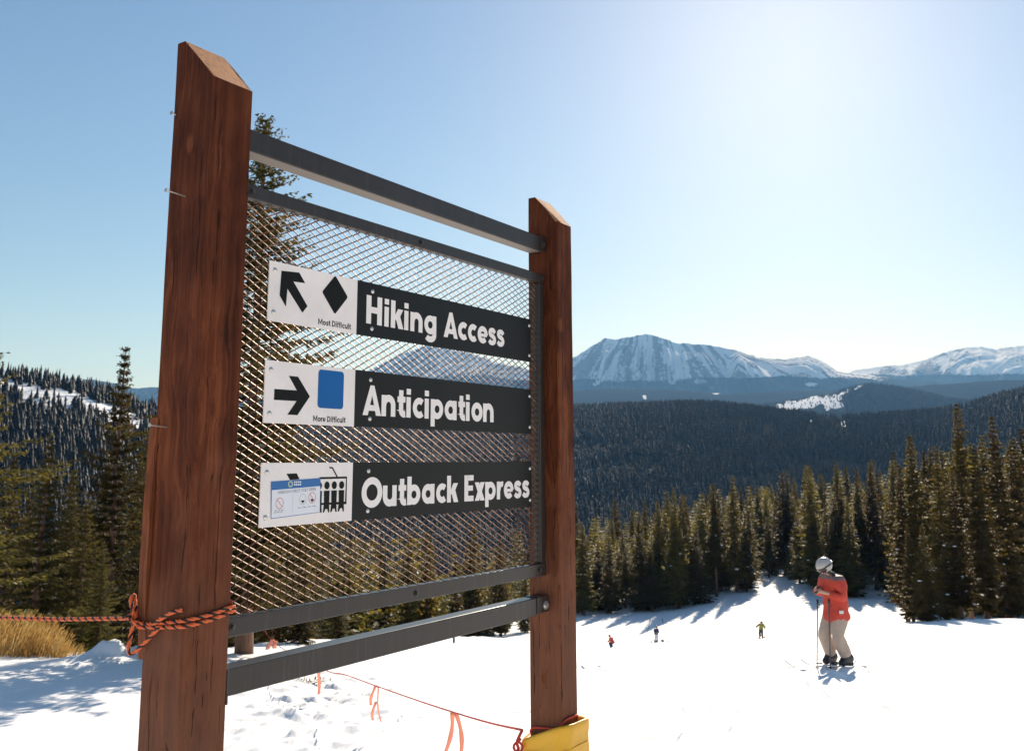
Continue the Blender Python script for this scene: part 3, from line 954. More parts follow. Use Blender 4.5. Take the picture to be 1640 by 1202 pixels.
    vm = q['vs'] + 0.0065
    pitch, slope = 0.0476, 0.504
    V, Fc = [], []
    rng = np.random.default_rng(5)

    def strand(pu0, pz0, pu1, pz1, v, up):
        d = Vector((pu1 - pu0, 0, pz1 - pz0)); ln = d.length; d.normalize()
        nrm = Vector((-d.z, 0, d.x))
        if nrm.z < 0: nrm = -nrm
        n = max(1, int(ln / 0.0265))
        w, th = 0.00195, 0.0018
        o = len(V)
        for i in range(n + 1):
            s = i / n
            jit = rng.normal(0, 0.00025)
            c = Vector((pu0, v, pz0)) + d * (ln * s) + nrm * jit + Vector((0, 0.0006 * (1 if i % 2 else -1), 0))
            V.append(c + nrm * w); V.append(c + Vector((0, -th, 0))); V.append(c - nrm * w); V.append(c + Vector((0, th, 0)))
        for i in range(n):
            for k in range(4):
                Fc.append((o + i * 4 + k, o + i * 4 + (k + 1) % 4, o + i * 4 + 4 + (k + 1) % 4, o + i * 4 + 4 + k))
    for sg, v in ((-1, vm), (1, vm + 0.0022)):
        # line: z = z0 + sg*slope*(u-mu0)
        span = slope * (mu1 - mu0)
        lo, hi = (mz0 - (span if sg > 0 else 0), mz1 + (0 if sg > 0 else span))
        z = lo + 0.011
        while z < hi:
            pts = []
            for u in (mu0, mu1):
                zz = z + sg * slope * (u - mu0)
                if mz0 <= zz <= mz1: pts.append((u, zz))
            for zz in (mz0, mz1):
                u = mu0 + (zz - z) / (sg * slope)
                if mu0 < u < mu1: pts.append((u, zz))
            if len(pts) >= 2:
                pts.sort()
                if pts[-1][0] - pts[0][0] > 0.005:
                    strand(pts[0][0], Z(pts[0][1]), pts[-1][0], Z(pts[-1][1]), v, sg)
            z += pitch * slope
    w = link('wire_mesh', mesh_py('wire_mesh', V, Fc), M['wire'], P)
    w['kind'] = 'stuff'


build_sign()


# ---- lettering drawn as strokes (bold geometric sans)
def arc(cx, cy, r, a0, a1, n=22, ry=None):
    return [(cx + r * math.cos(R(a0 + (a1 - a0) * i / n)), cy + (ry or r) * math.sin(R(a0 + (a1 - a0) * i / n))) for i in range(n + 1)]


def para(x0, y0, x1, y1, w):
    return [(x0 - w / 2, y0), (x0 + w / 2, y0), (x1 + w / 2, y1), (x1 - w / 2, y1)]


W_ = 0.25
S_CURVE = [tuple(p) for p in catmull([(.50, .52), (.43, .60), (.31, .625), (.18, .59), (.145, .50), (.20, .425), (.33, .375), (.45, .315), (.495, .225), (.44, .13), (.31, .095), (.18, .115), (.10, .19)], 5)]
GLYPH = {   # (advance, strokes [(polyline, width)], polygons)
    'H': (.94, [([(.125, 0), (.125, 1)], W_), ([(.69, 0), (.69, 1)], W_), ([(.125, .5), (.69, .5)], .22)], []),
    'A': (.92, [([(.2, .25), (.70, .25)], .19)], [[(0, 0), (.255, 0), (.455, .66), (.455, 1), (.36, 1)], [(.655, 0), (.91, 0), (.55, 1), (.455, 1), (.455, .66)]]),
    'i': (.35, [([(.125, 0), (.125, .715)], .235), ([(.125, .80), (.125, 1.0)], .235)], []),
    'k': (.74, [([(.125, 0), (.125, 1)], .24)], [para(.27, .30, .54, .715, .29), para(.57, 0, .38, .45, .28)]),
    'n': (.82, [([(.125, 0), (.125, .715)], .235), (arc(.37, .37, .235, 180, 0, 22, .245) + [(.605, 0)], .235)], []),
    'g': (.84, [(arc(.37, .36, .25, 0, 360, 32), .22), ([(.62, .715), (.62, 0)] + arc(.37, -.02, .25, -5, -150, 16, .17), .23)], []),
    'c': (.66, [(arc(.37, .36, .25, 48, 312, 28), .225)], []),
    'e': (.74, [(arc(.37, .36, .25, -2, 318, 30), .215), ([(.2, .345), (.66, .345)], .13)], []),
    's': (.62, [(S_CURVE, .20)], []),
    't': (.48, [([(.20, .93), (.20, .25)] + arc(.35, .25, .15, 180, 275, 10, .145) + [(.43, .115)], .23), ([(.01, .61), (.43, .61)], .20)], []),
    'p': (.82, [(arc(.38, .36, .25, 0, 360, 32), .22), ([(.125, -.27), (.125, .715)], .235)], []),
    'a': (.84, [(arc(.37, .36, .25, 0, 360, 32), .22), ([(.625, 0), (.625, .715)], .235)], []),
    'o': (.78, [(arc(.38, .36, .255, 0, 360, 32), .225)], []),
    'O': (1.06, [(arc(.52, .5, .40, 0, 360, 40, .395), .24)], []),
    'u': (.82, [([(.125, .715), (.125, .36)] + arc(.37, .345, .245, 180, 360, 22, .235), .235), ([(.615, .715), (.615, 0)], .235)], []),
    'b': (.82, [(arc(.38, .36, .25, 0, 360, 32), .22), ([(.125, 0), (.125, 1)], .235)], []),
    'E': (.68, [([(.125, 0), (.125, 1)], W_), ([(.2, .105), (.60, .105)], .21), ([(.2, .5), (.56, .5)], .20), ([(.2, .895), (.60, .895)], .21)], []),
    'x': (.70, [], [para(.15, 0, .53, .715, .29), para(.53, 0, .15, .715, .29)]),
    'r': (.50, [([(.125, 0), (.125, .715)], .235), ([(.16, .38), (.20, .50), (.28, .59), (.38, .615), (.46, .605)], .21)], []),
    'M': (1.1, [([(.10, 0), (.10, 1)], .19), ([(.92, 0), (.92, 1)], .19), ([(.13, .95), (.51, .22), (.89, .95)], .17)], []),
    'D': (.90, [([(.12, 0), (.12, 1)], .22), ([(.12, .9), (.32, .9)] + arc(.34, .5, .38, 88, -88, 18, .40) + [(.12, .1)], .2)], []),
    'f': (.46, [([(.18, 0), (.18, .78)] + arc(.33, .76, .15, 180, 75, 8), .2), ([(.02, .6), (.40, .6)], .18)], []),
    'l': (.34, [([(.125, 0), (.125, 1)], .22)], []),
    'W': (1.1, [([(.08, 1), (.28, .08), (.5, .8), (.72, .08), (.92, 1)], .18)], []),
    'I': (.36, [([(.12, 0), (.12, 1)], .22)], []),
    'N': (.9, [([(.12, 0), (.12, 1)], .2), ([(.7, 0), (.7, 1)], .2), ([(.12, .95), (.7, .05)], .2)], []),
    'S': (.72, [([(x * 1.12, y * 1.4) for x, y in S_CURVE], .2)], []),
    'U': (.86, [([(.12, 1), (.12, .4)] + arc(.38, .38, .26, 180, 360, 16, .28) + [(.64, 1)], .2)], []),
    'T': (.7, [([(.34, 0), (.34, 1)], .2), ([(.02, .9), (.66, .9)], .18)], []),
    'Y': (.78, [([(.05, 1), (.38, .5), (.71, 1)], .2), ([(.38, .5), (.38, 0)], .2)], []),
    'P': (.72, [([(.12, 0), (.12, 1)], .2), ([(.12, .9), (.36, .9)] + arc(.38, .68, .22, 88, -88, 12) + [(.12, .46)], .18)], []),
    ' ': (.36, [], []),
}


def ribbon(pts, w):
    P = [Vector((p[0], p[1])) for p in pts]
    V, Fc = [], []
    n = len(P)
    closed = (P[0] - P[-1]).length < 1e-5
    for i in range(n):
        if closed:
            a = P[i - 1] if i > 0 else P[-2]; b = P[i + 1] if i < n - 1 else P[1]
        else:
            a = P[max(i - 1, 0)]; b = P[min(i + 1, n - 1)]
        t = (b - a).normalized()
        nn = Vector((-t.y, t.x))
        k = 1.0
        if 0 < i < n - 1:
            t1 = (P[i] - P[i - 1]).normalized(); m = nn.dot(Vector((-t1.y, t1.x)))
            k = min(1 / max(m, 0.35), 2.2)
        V += [P[i] + nn * w / 2 * k, P[i] - nn * w / 2 * k]
    for i in range(n - 1):
        Fc.append((2 * i, 2 * i + 1, 2 * i + 3, 2 * i + 2))
    return V, Fc


def text_geo(s, u0, u1, zb, cap, v, wscale=1.0, step=0.00009):
    """returns geometry of a word between u0 and u1; each stroke a hair proud of the last"""
    x = 0; items = []
    for ch in s:
        adv, st, pol = GLYPH[ch]
        for pts, w in st:
            items.append((ribbon(pts, w * wscale * 1.0), x))
        for pg in pol:
            items.append((([Vector(p) for p in pg], [tuple(range(len(pg)))]), x))
        x += adv
    last = GLYPH[s[-1]][0] - 0.07
    xmax = max(max(p[0] for p in vv) + xx for (vv, _), xx in items)
    xmin = min(min(p[0] for p in vv) + xx for (vv, _), xx in items)
    k = (u1 - u0) / (xmax - xmin)
    V, Fc = [], []
    for i, ((vv, ff), xx) in enumerate(items):
        o = len(V)
        dv = v - step * (i % 3)
        V += [(u0 + (p[0] + xx - xmin) * k, dv, zb + p[1] * cap) for p in vv]
        for f in ff:
            f = tuple(j + o for j in f)
            a, b, c = (Vector(V[j]) for j in f[:3])
            if (b - a).cross(c - a).y > 0: f = f[::-1]
            Fc.append(f)
    return V, Fc


def flat(poly, v):
    V = [(p[0], v, p[1]) for p in poly]
    f = tuple(range(len(poly)))
    ar = sum(poly[i][0] * poly[(i + 1) % len(poly)][1] - poly[(i + 1) % len(poly)][0] * poly[i][1] for i in range(len(poly)))
    return V, [f if ar > 0 else f[::-1]]


def rrect(x0, x1, z0, z1, r):
    out = []
    for cx, cz, a0 in ((x1 - r, z1 - r, 0), (x0 + r, z1 - r, 90), (x0 + r, z0 + r, 180), (x1 - r, z0 + r, 270)):
        out += arc(cx, cz, r, a0, a0 + 90, 5)
    return out


def rpoly(pts, r):
    out = []
    n = len(pts)
    for i in range(n):
        p = Vector(pts[i]); a = Vector(pts[i - 1]); b = Vector(pts[(i + 1) % n])
        pa = p + (a - p).normalized() * r; pb = p + (b - p).normalized() * r
        for k in range(5):
            t = k / 4
            out.append(tuple(pa * (1 - t) ** 2 + p * 2 * t * (1 - t) + pb * t * t))
    return out


def build_panels():
    q = S
    vs = q['vs']; v1 = vs - 0.0006; v2 = vs - 0.0010; v3 = vs - 0.0014
    Z = -ZB
    rows = [
        (0.5990, 0.4164, 'Hiking Access', (0.6690, 1.4840), 0.4595, 0.0965, 'white and black panel with up-left arrow and black diamond'),
        (0.2992, 0.1143, 'Anticipation', (0.6620, 1.4086), 0.1530, 0.1000, 'white and black panel with right arrow and blue square'),
        (-0.0011, -0.1850, 'Outback Express', (0.6667, 1.6660), -0.1470, 0.0965, 'white and black panel with chairlift pictogram and sticker'),
    ]
    for i, (zt, zb, word, (tu0, tu1), base, cap, label) in enumerate(rows):
        bm = box_geo(q['su0'], q['su1'], vs, vs + 0.0035, zb + Z, zt + Z, bev=0.0008)
        p = link('sign_panel', bm_mesh('sign_panel', bm), M['white'], sign)
        p['label'] = label
        bk, f = flat([(q['sub'], zb + 0.0004), (q['su1'] + 0.0002, zb + 0.0004), (q['su1'] + 0.0002, zt - 0.0004), (q['sub'], zt - 0.0004)], vs - 0.0003)
        # the black field is a thin sheet on the board
        V, Fc = [], []
        bm = box_geo(q['sub'], q['su1'] + 0.0006, vs - 0.0004, vs + 0.0008, zb - 0.0005 + Z, zt + 0.0005 + Z)
        link('black_field', bm_mesh('black_field', bm), M['black'], p)
        off = lambda g: ([(a, b, c + Z) for a, b, c in g[0]], g[1])
        g = off(text_geo(word, tu0, tu1, base, cap, v2))
        link('lettering', mesh_py('lettering', *g), M['letter'], p)
        if i == 0:
            arrow = [(.2943, .5742), (.366, .5805), (.3919, .5512), (.344, .5486), (.4045, .4803), (.3844, .4569), (.3206, .5223), (.317, .4666), (.2908, .4975)]
            sym = rpoly([(.5207, .5975), (.581, .5345), (.5235, .4695), (.4642, .535)], 0.008); sname, smat = 'black_diamond', 'ink'
            cap_t = ('Most Difficult', (.4525, .5981), .4288, .0195)
        elif i == 1:
            arrow = [(.3389, .2581), (.3761, .2579), (.4273, .2008), (.3787, .1413), (.3391, .1415), (.3734, .1836), (.2847, .1825), (.2848, .215), (.373, .2158)]
            sym = rrect(.4602, .5725, .1674, .2876, .012); sname, smat = 'blue_square', 'blue'
            cap_t = ('More Difficult', (.4444, .5847), .1247, .0185)
        if i < 2:
            link('arrow', mesh_py('arrow', *off(flat(arrow, v1))), M['ink'], p)
            link(sname, mesh_py(sname, *off(flat(sym, v1))), M[smat], p)
            link('caption', mesh_py('caption', *off(text_geo(cap_t[0], *cap_t[1], cap_t[2], cap_t[3], v1, 0.8))), M['ink'], p)
        else:
            def pic(nm, g, mat='ink'):
                return link(nm, mesh_py(nm, *off(g)), M[mat], p)
            pic('lift_tower', flat([(.3439, -.0336), (.3845, -.0329), (.3964, -.0500), (.3584, -.0518)], v1))
            def rib(pl, w, vv_):
                vv, ff = ribbon(pl, w)
                out = []
                for f in ff:
                    a, b, c = (vv[k] for k in f[:3])
                    out.append(f if (b - a).x * (c - a).y - (b - a).y * (c - a).x > 0 else f[::-1])
                return [(x_, vv_, y_) for x_, y_ in vv], out
            pic('chair_outline', rib([(.478, -.0486), (.5962, -.0486), (.5957, -.1279), (.4896, -.1272)], .0062, v1 - 0.0001))
            pic('chair_hanger', rib([(.5560, -.0479), (.5323, -.0175), (.5200, -.0168)], .0050, v1 - 0.0002))
            for hx in (.4785, .5112, .5428, .5752):
                pic('rider_head', flat(arc(hx, -.0715, .0112, 0, 345, 22, .0120), v1 - 0.0003))
                b0 = hx - .0125
                pic('rider_body', flat([(b0, -.0875), (b0 + .0245, -.0875), (b0 + .0240, -.125), (b0 + .0255, -.1545), (b0 + .0205, -.1535), (b0 + .0165, -.1435), (b0 + .0085, -.1435), (b0 + .0035, -.1535), (b0 - .0020, -.1535), (b0 + .0015, -.125)], v1 - 0.0003))
            # paper notice stuck over the pictogram
            e = 0.0009
            bm = bmesh.new()
            st = [(.2863, -.0559), (.4811, -.0492), (.4823, -.1511), (.2915, -.1609)]
            link('notice_border', mesh_py('notice_border', *off(flat([(.2848, -.0552), (.4822, -.0484), (.4836, -.1521), (.2902, -.1622)], v3))), M['stickerblue'], p)
            link('notice', mesh_py('notice', *off(flat([(.2890, -.0800), (.4812, -.0725), (.4823, -.1508), (.2915, -.1600)], v3 - 0.0003))), M['stickerwhite'], p)
            pr = []
            def mark(pts, w, dv=0.0006):
                vv, ff = ribbon(pts, w)
                out = []
                for f in ff:
                    a, b, c = (vv[j] for j in f[:3])
                    out.append(f if (b - a).x * (c - a).y - (b - a).y * (c - a).x > 0 else f[::-1])
                pr.append(([(x_, v3 - dv, y_) for x_, y_ in vv], out))
            g2 = text_geo('WINDOWS MUST STAY OPEN', .312, .463, 0, .0095, v3 - 0.0006, 0.75)
            link('notice_text', mesh_py('notice_text', *off(([(u, v, z - .0925 + (u - .312) * .046) for u, v, z in g2[0]], g2[1]))), M['stickergrey'], p)
            for (x0, x1, z0, nn) in ((.302, .340, -.1395, 3), (.300, .336, -.1445, 3), (.392, .470, -.1350, 4)):
                for k in range(nn):
                    a0 = x0 + (x1 - x0) * k / nn
                    mark([(a0, z0 + (a0 - x0) * .045), (a0 + (x1 - x0) / nn * .75, z0 + (a0 - x0) * .045)], .0022)
            mark([(.371, -.094), (.372, -.147)], .0008)
            link('notice_small_print', mesh_py('notice_small_print', *off(join_geo(pr))), M['stickergrey'], p)['kind'] = 'stuff'
            pr.clear()
            for cx_, cz_ in ((.3205, -.1185), (.449, -.1065)):
                mark(arc(cx_, cz_, .0142, 0, 360, 24, .0155), .0022); mark([(cx_ - .009, cz_ + .010), (cx_ + .009, cz_ - .010)], .0022, 0.0008)
                link('prohibition_mark', mesh_py('prohibition_mark', *off(join_geo(pr))), M['stickerred'], p)
                pr.clear()
            mark(arc(.411, -.110, .013, 0, 360, 24, .0155), .0016)
            mark(arc(.360, -.0640, .0075, 0, 360, 18, .0075), .0042, 0.0004)
            [link('notice_emblem', mesh_py('notice_emblem', *off(g_)), M['stickergreen'], p) for g_ in pr]
            pr.clear()
            for cx_, cz_ in ((.411, -.1165), (.449, -.114)):
                pr.append(flat([(cx_ - .007, cz_ + .003), (cx_ + .007, cz_ + .003), (cx_ + .003, cz_ - .004), (cx_ - .003, cz_ - .004)], v3 - 0.0009))
            [link('notice_icon', mesh_py('notice_icon', *off(g_)), M['ink'], p) for g_ in pr]
            pr.clear()
            for (x0, x1, z0) in ((.374, .404, -.0585), (.374, .404, -.0662)):
                for k in range(4):
                    a0 = x0 + (x1 - x0) * k / 4
                    mark([(a0, z0), (a0 + (x1 - x0) / 4 * .72, z0)], .0046, 0.0004)
            link('notice_heading', mesh_py('notice_heading', *off(join_geo(pr))), M['stickerwhite'], p)
        zm, hh = (zt + zb) / 2, (zt - zb) / 2
        for su, mt in ((q['su0'] + 0.022, 'zinc'), (0.698, 'zinc'), (1.672, 'zinc')):
            for sg in (1, -1):
                z = zm + sg * hh * 0.70 + Z
                vb = vs - 0.0004
                pts = [(su, vb + .001, z), (su, vb - 0.0006, z), (su, vb - 0.0030, z), (su, vb - 0.0040, z)]
                V, Fc = tube_np(pts, [0.0082, 0.0080, 0.0058, 0.0026], 12)
                link('screw', mesh_py('screw', V, Fc, True), M[mt], p)


build_panels()


# ------------------------------------------------------------------ ropes, ribbons, pad
def rope(name, paths, rad, label, cat, group=None):
    """laid rope of three strands, two orange and one black, following the given paths (world points)"""
    base = Vector(paths[0][0])
    root = empty(name, base)
    tag(root, label, cat, group)
    geo = {'rope': [], 'ropeblack': []}
    for path in paths:
        P = [Vector(p) - base for p in path]
        # resample
        L = [0.0]
        for a, b in zip(P, P[1:]): L.append(L[-1] + (b - a).length)
        step = rad * 1.1
        n = max(4, int(L[-1] / step))
        xs = np.linspace(0, L[-1], n)
        arr = np.array([[p.x, p.y, p.z] for p in P])
        C = np.stack([np.interp(xs, L, arr[:, k]) for k in range(3)], -1)
        T = np.gradient(C, axis=0); T /= np.linalg.norm(T, axis=1)[:, None]
        ref = np.array([0.3, -0.5, 0.8])
        N = np.cross(T, ref); N /= np.linalg.norm(N, axis=1)[:, None]
        B = np.cross(T, N)
        for s in range(3):
            ph = 2 * math.pi * (xs / (rad * 7.0) + s / 3)
            Q = C + (N * np.cos(ph)[:, None] + B * np.sin(ph)[:, None]) * rad * 0.50
            geo['ropeblack' if s == 2 else 'rope'].append(tube_np([Vector(v) for v in Q], rad * 0.56, 6))
    for k, nm in (('rope', 'orange_strand'), ('ropeblack', 'black_strand')):
        V, Fc = join_geo(geo[k])
        link(nm, mesh_py(nm, V, Fc, True), M[k], root)
    return root


def build_rope():
    q = S
    def sw(u, v, z):
        return sign_world(u - 0.0064 * z, v - 0.0066 * z, z)
    e = 0.0085
    b1 = q['b1']; a = q['a']
    kn = sw(-0.022, b1 + 0.018, -0.412)                # knot at the back edge
    x0, z0 = ray(0, 983)
    far = Vector((x0 * 3.05, 3.05, z0 * 3.05))
    far2 = far + (far - kn).normalized() * 5.0 + Vector((0, 0, 0.02))
    line = [far2, far + Vector((0, 0, -0.004)), far.lerp(kn, 0.5) + Vector((0, 0, -0.006)), kn]
    def loop(zl, zn, zr, ofs):
        ee = e + ofs
        return catmull([sw(-0.018, b1 + 0.022, zl), sw(-ee - .004, b1 + 0.002, zl - .004), sw(-ee, b1 * .5, (zl + zn) / 2 - 0.003), sw(-ee, 0.008, zn), sw(-ee * .35, -ee * .6, zn + .001), sw(0.008, -ee, zn + .003), sw(a * .5, -ee, (zn + zr) / 2 - .002), sw(a - 0.006, -ee, zr),
                        sw(a + ee * .7, -ee * .7, zr + .002), sw(a + ee, 0.012, zr + .010), sw(a + ee, b1 * .5, zr + .02), sw(a + ee, b1 - .01, zr + .02), sw(a + ee * .5, b1 + ee, zr + .015), sw(a * .5, b1 + ee + 0.026, zr), sw(0.01, b1 + ee + 0.026, zl + .012), sw(-0.022, b1 + 0.022, zl + .006)], 6)
    l1 = loop(-0.424, -0.404, -0.386, 0.0)
    l2 = loop(-0.430, -0.418, -0.398, 0.002)
    tail = catmull([sw(-e - .010, b1 * .60, -0.418), sw(-e - .011, b1 * .40, -0.400), sw(-e - .010, b1 * .2, -0.384), sw(-e - .004, b1 * .02, -0.376)], 6)
    k1 = catmull([sw(-0.014, b1 + 0.018, -0.418), sw(-0.026, b1 + 0.012, -0.395), sw(-0.024, b1 + 0.026, -0.365), sw(-0.016, b1 + 0.030, -0.348), sw(-0.012, b1 + 0.026, -0.37), sw(-0.018, b1 + 0.01, -0.405), sw(-0.028, b1 + 0.0, -0.420), sw(-0.014, b1 - 0.02, -0.424)], 6)
    k2 = catmull([sw(-0.016, b1 + 0.01, -0.418), sw(-0.022, b1 + 0.02, -0.450), sw(-0.026, b1 + 0.022, -0.485), sw(-0.026, b1 + 0.012, -0.503), sw(-0.020, b1 - 0.01, -0.490), sw(-0.016, b1 - .05, -0.458), sw(-e - .004, b1 - .09, -0.424)], 6)
    k3 = catmull([sw(-0.032, b1 + 0.016, -0.408), sw(-0.036, b1 + 0.0, -0.415), sw(-0.026, b1 - 0.008, -0.420), sw(-0.018, b1 + 0.022, -0.405), sw(-0.038, b1 + 0.030, -0.411)], 6)
    rope('boundary_rope', [line, l1, l2, tail, k1, k2, k3], 0.0058, 'orange and black rope knotted round the near post and running left', 'rope')


build_rope()


def ribbon_strip(name, pts, w, side, parent, mat):
    """limp strip of flagging tape: doubled thin surface"""
    V, Fc = [], []
    sd = Vector(side).normalized()
    for i, p in enumerate(pts):
        p = Vector(p)
        ww = w * (0.9 + 0.1 * math.sin(i * 1.7))
        tw = Matrix.Rotation(0.25 * math.sin(i * 0.9), 3, 'Z') @ sd
        V += [p - tw * ww / 2, p + tw * ww / 2]
    for i in range(len(pts) - 1):
        Fc.append((2 * i, 2 * i + 1, 2 * i + 3, 2 * i + 2))
    o = link(name, mesh_py(name, V, Fc, True), mat, parent)
    sm = o.modifiers.new('thick', 'SOLIDIFY'); sm.thickness = 0.0012
    return o


NEAR_TREE = hit(398, 1046)


def at(px, py, d):
    kx, kz = ray(px, py)
    return Vector((kx * d, d, kz * d))


def build_pad_and_line():
    q = S
    c0 = sign_world(q['L'] + q['a2'] / 2, q['v2'] + q['b2'] / 2, 0)
    gz = float(ground(c0.x, c0.y)) - 0.10
    ztop = -1.078
    root = empty('post_pad', (c0.x, c0.y, gz), SIGN_ROT)
    tag(root, 'yellow vinyl pad wrapped round the foot of the far post', 'post pad')
    V, Fc = [], []
    hx, hy = q['a2'] / 2 + 0.034, q['b2'] / 2 + 0.040
    prof = []
    n = 44
    levels = [(0.0, 0.035), (0.2, 0.030), (0.45, 0.024), (0.7, 0.018), (0.88, 0.012), (0.945, 0.004), (0.975, 0.007), (0.992, 0.010), (1.0, 0.006), (1.0, -0.006), (0.994, -0.018), (0.984, -0.027), (0.95, -0.029)]
    rng = np.random.default_rng(4)
    for li, (f, ex) in enumerate(levels):
        z = (ztop - gz) * f
        for k in range(n):
            t = 2 * math.pi * k / n
            cs, sn = math.cos(t), math.sin(t)
            pw = 0.55
            x = math.copysign(abs(cs) ** pw, cs) * (hx + ex); y = math.copysign(abs(sn) ** pw, sn) * (hy + ex)
            w = 0.020 * float(fbm(t * 1.6, f * 3 + 4, 6, 3)) * (1 if f < 0.985 else 0.3) + (0.005 * math.sin(t * 5 + 1) if f > 0.9 else 0)
            r = math.hypot(x, y)
            zz = z + (0.010 * math.sin(t * 2 + 0.6) + (0.008 * (x / hx) - 0.040 * (y / hy)) * (0.4 + 0.6 * min(1, (f - 0.85) / 0.1)) if f > 0.85 else 0)
            V.append((x * (1 + w / r), y * (1 + w / r), zz))
    for i in range(len(levels) - 1):
        for k in range(n):
            Fc.append((i * n + k, i * n + (k + 1) % n, (i + 1) * n + (k + 1) % n, (i + 1) * n + k))
    o = link('vinyl_cover', mesh_py('vinyl_cover', V, Fc, True), M['yellow'], root)
    pts = []
    for k in range(41):
        t = 2 * math.pi * k / 40
        cs, sn = math.cos(t), math.sin(t)
        pts.append((math.copysign(abs(cs) ** .3, cs) * (q['a2'] / 2 + 0.006), math.copysign(abs(sn) ** .3, sn) * (q['b2'] / 2 + 0.006), ztop - gz + 0.008 - 0.034 * sn + 0.004 * math.sin(t * 3)))
    tube('tie_cord', pts, 0.0048, M['redcord'], root, 6)
    # hem strap
    pts = [(math.copysign(abs(math.cos(t)) ** .42, math.cos(t)) * (hx + .0075), math.copysign(abs(math.sin(t)) ** .42, math.sin(t)) * (hy + .0075), (ztop - gz) * .93 - 0.026 * math.sin(t)) for t in np.linspace(0, 2 * math.pi, 45)]
    tube('hem_seam', pts, 0.0022, M['yellow'], root, 5)
    # thin flag line from the near tree down to this post
    end = sign_world(q['L'] - 0.034, q['v2'] + q['b2'] + 0.016, -1.084)
    start = Vector((NEAR_TREE[0] + 0.05, NEAR_TREE[1] - 0.12, NEAR_TREE[2] + 0.78))
    way = [start, at(432, 1022, 14.3), at(512, 1068, 11.0), at(552, 1079, 9.9), at(598, 1096, 8.7), at(660, 1118, 7.3), at(720, 1138, 6.25), at(780, 1156, 5.2), end]
    line = catmull(way, 6)
    fr = empty('flag_line', start)
    tag(fr, 'thin red cord with orange ribbons strung from the tree to the far post', 'flag line')
    loc = [Vector(p) - start for p in line]
    tube('cord', loc, 0.0052, M['redcord'], fr, 5)
    knot = [end - start + Vector(v) for v in ((0, 0, 0), (-0.012, -.01, -.02), (-0.022, -.012, -.045), (-.016, -.012, -.07), (-.03, -.012, -.085), (-.034, -.01, -.12))]
    tube('knot', catmull(knot, 5), 0.0062, M['redcord'], fr, 6)
    knot = [end - start + Vector(v) for v in ((-.005, -.012, -.03), (-0.035, -.02, -.055), (-0.02, -.03, -.08), (0.002, -.02, -.06), (-.02, -.014, -.035))]
    tube('knot', catmull(knot, 5), 0.0055, M['redcord'], fr, 6)
    ribs = [((512, 1070), (505, 1110), 11.0, 0.05), ((597, 1096), (594, 1128), 8.7, 0.042), ((597, 1122), (597, 1152), 8.7, 0.038), ((601, 1098), (610, 1155), 8.75, 0.02),
            ((722, 1139), (708, 1206), 6.2, 0.042), ((728, 1140), (734, 1210), 6.15, 0.042), ((432, 1022), (428, 1038), 14.2, 0.10), ((436, 1024), (440, 1036), 14.2, 0.10)]
    for (p0, p1, d, w) in ribs:
        a, b = at(*p0, d) - start, at(*p1, d) - start
        pts = [a.lerp(b, t) + Vector((0.02 * math.sin(t * 3.0 + d), 0.015 * math.sin(t * 5 + d), 0)) for t in np.linspace(0, 1, 9)]
        ribbon_strip('ribbon', pts, w * 0.72, (1, 0.35, 0), fr, M['ribbon'])
    # ribbons tied on the trunk itself
    for dx, dz, ln, w in ((-0.16, 0.66, 0.18, 0.08), (0.03, 0.74, 0.36, 0.09), (0.10, 0.70, 0.3, 0.07)):
        a = Vector((NEAR_TREE[0] + dx, NEAR_TREE[1] - 0.17, NEAR_TREE[2] + dz)) - start
        pts = [a + Vector((0.012 * math.sin(t * 4), 0.006 * math.sin(t * 6), -ln * t)) for t in np.linspace(0, 1, 8)]
        ribbon_strip('ribbon', pts, w, (1, 0.1, 0), fr, M['ribbon'])


build_pad_and_line()


# ------------------------------------------------------------------ conifers
VARY = {203: (0.72, 1.08)}


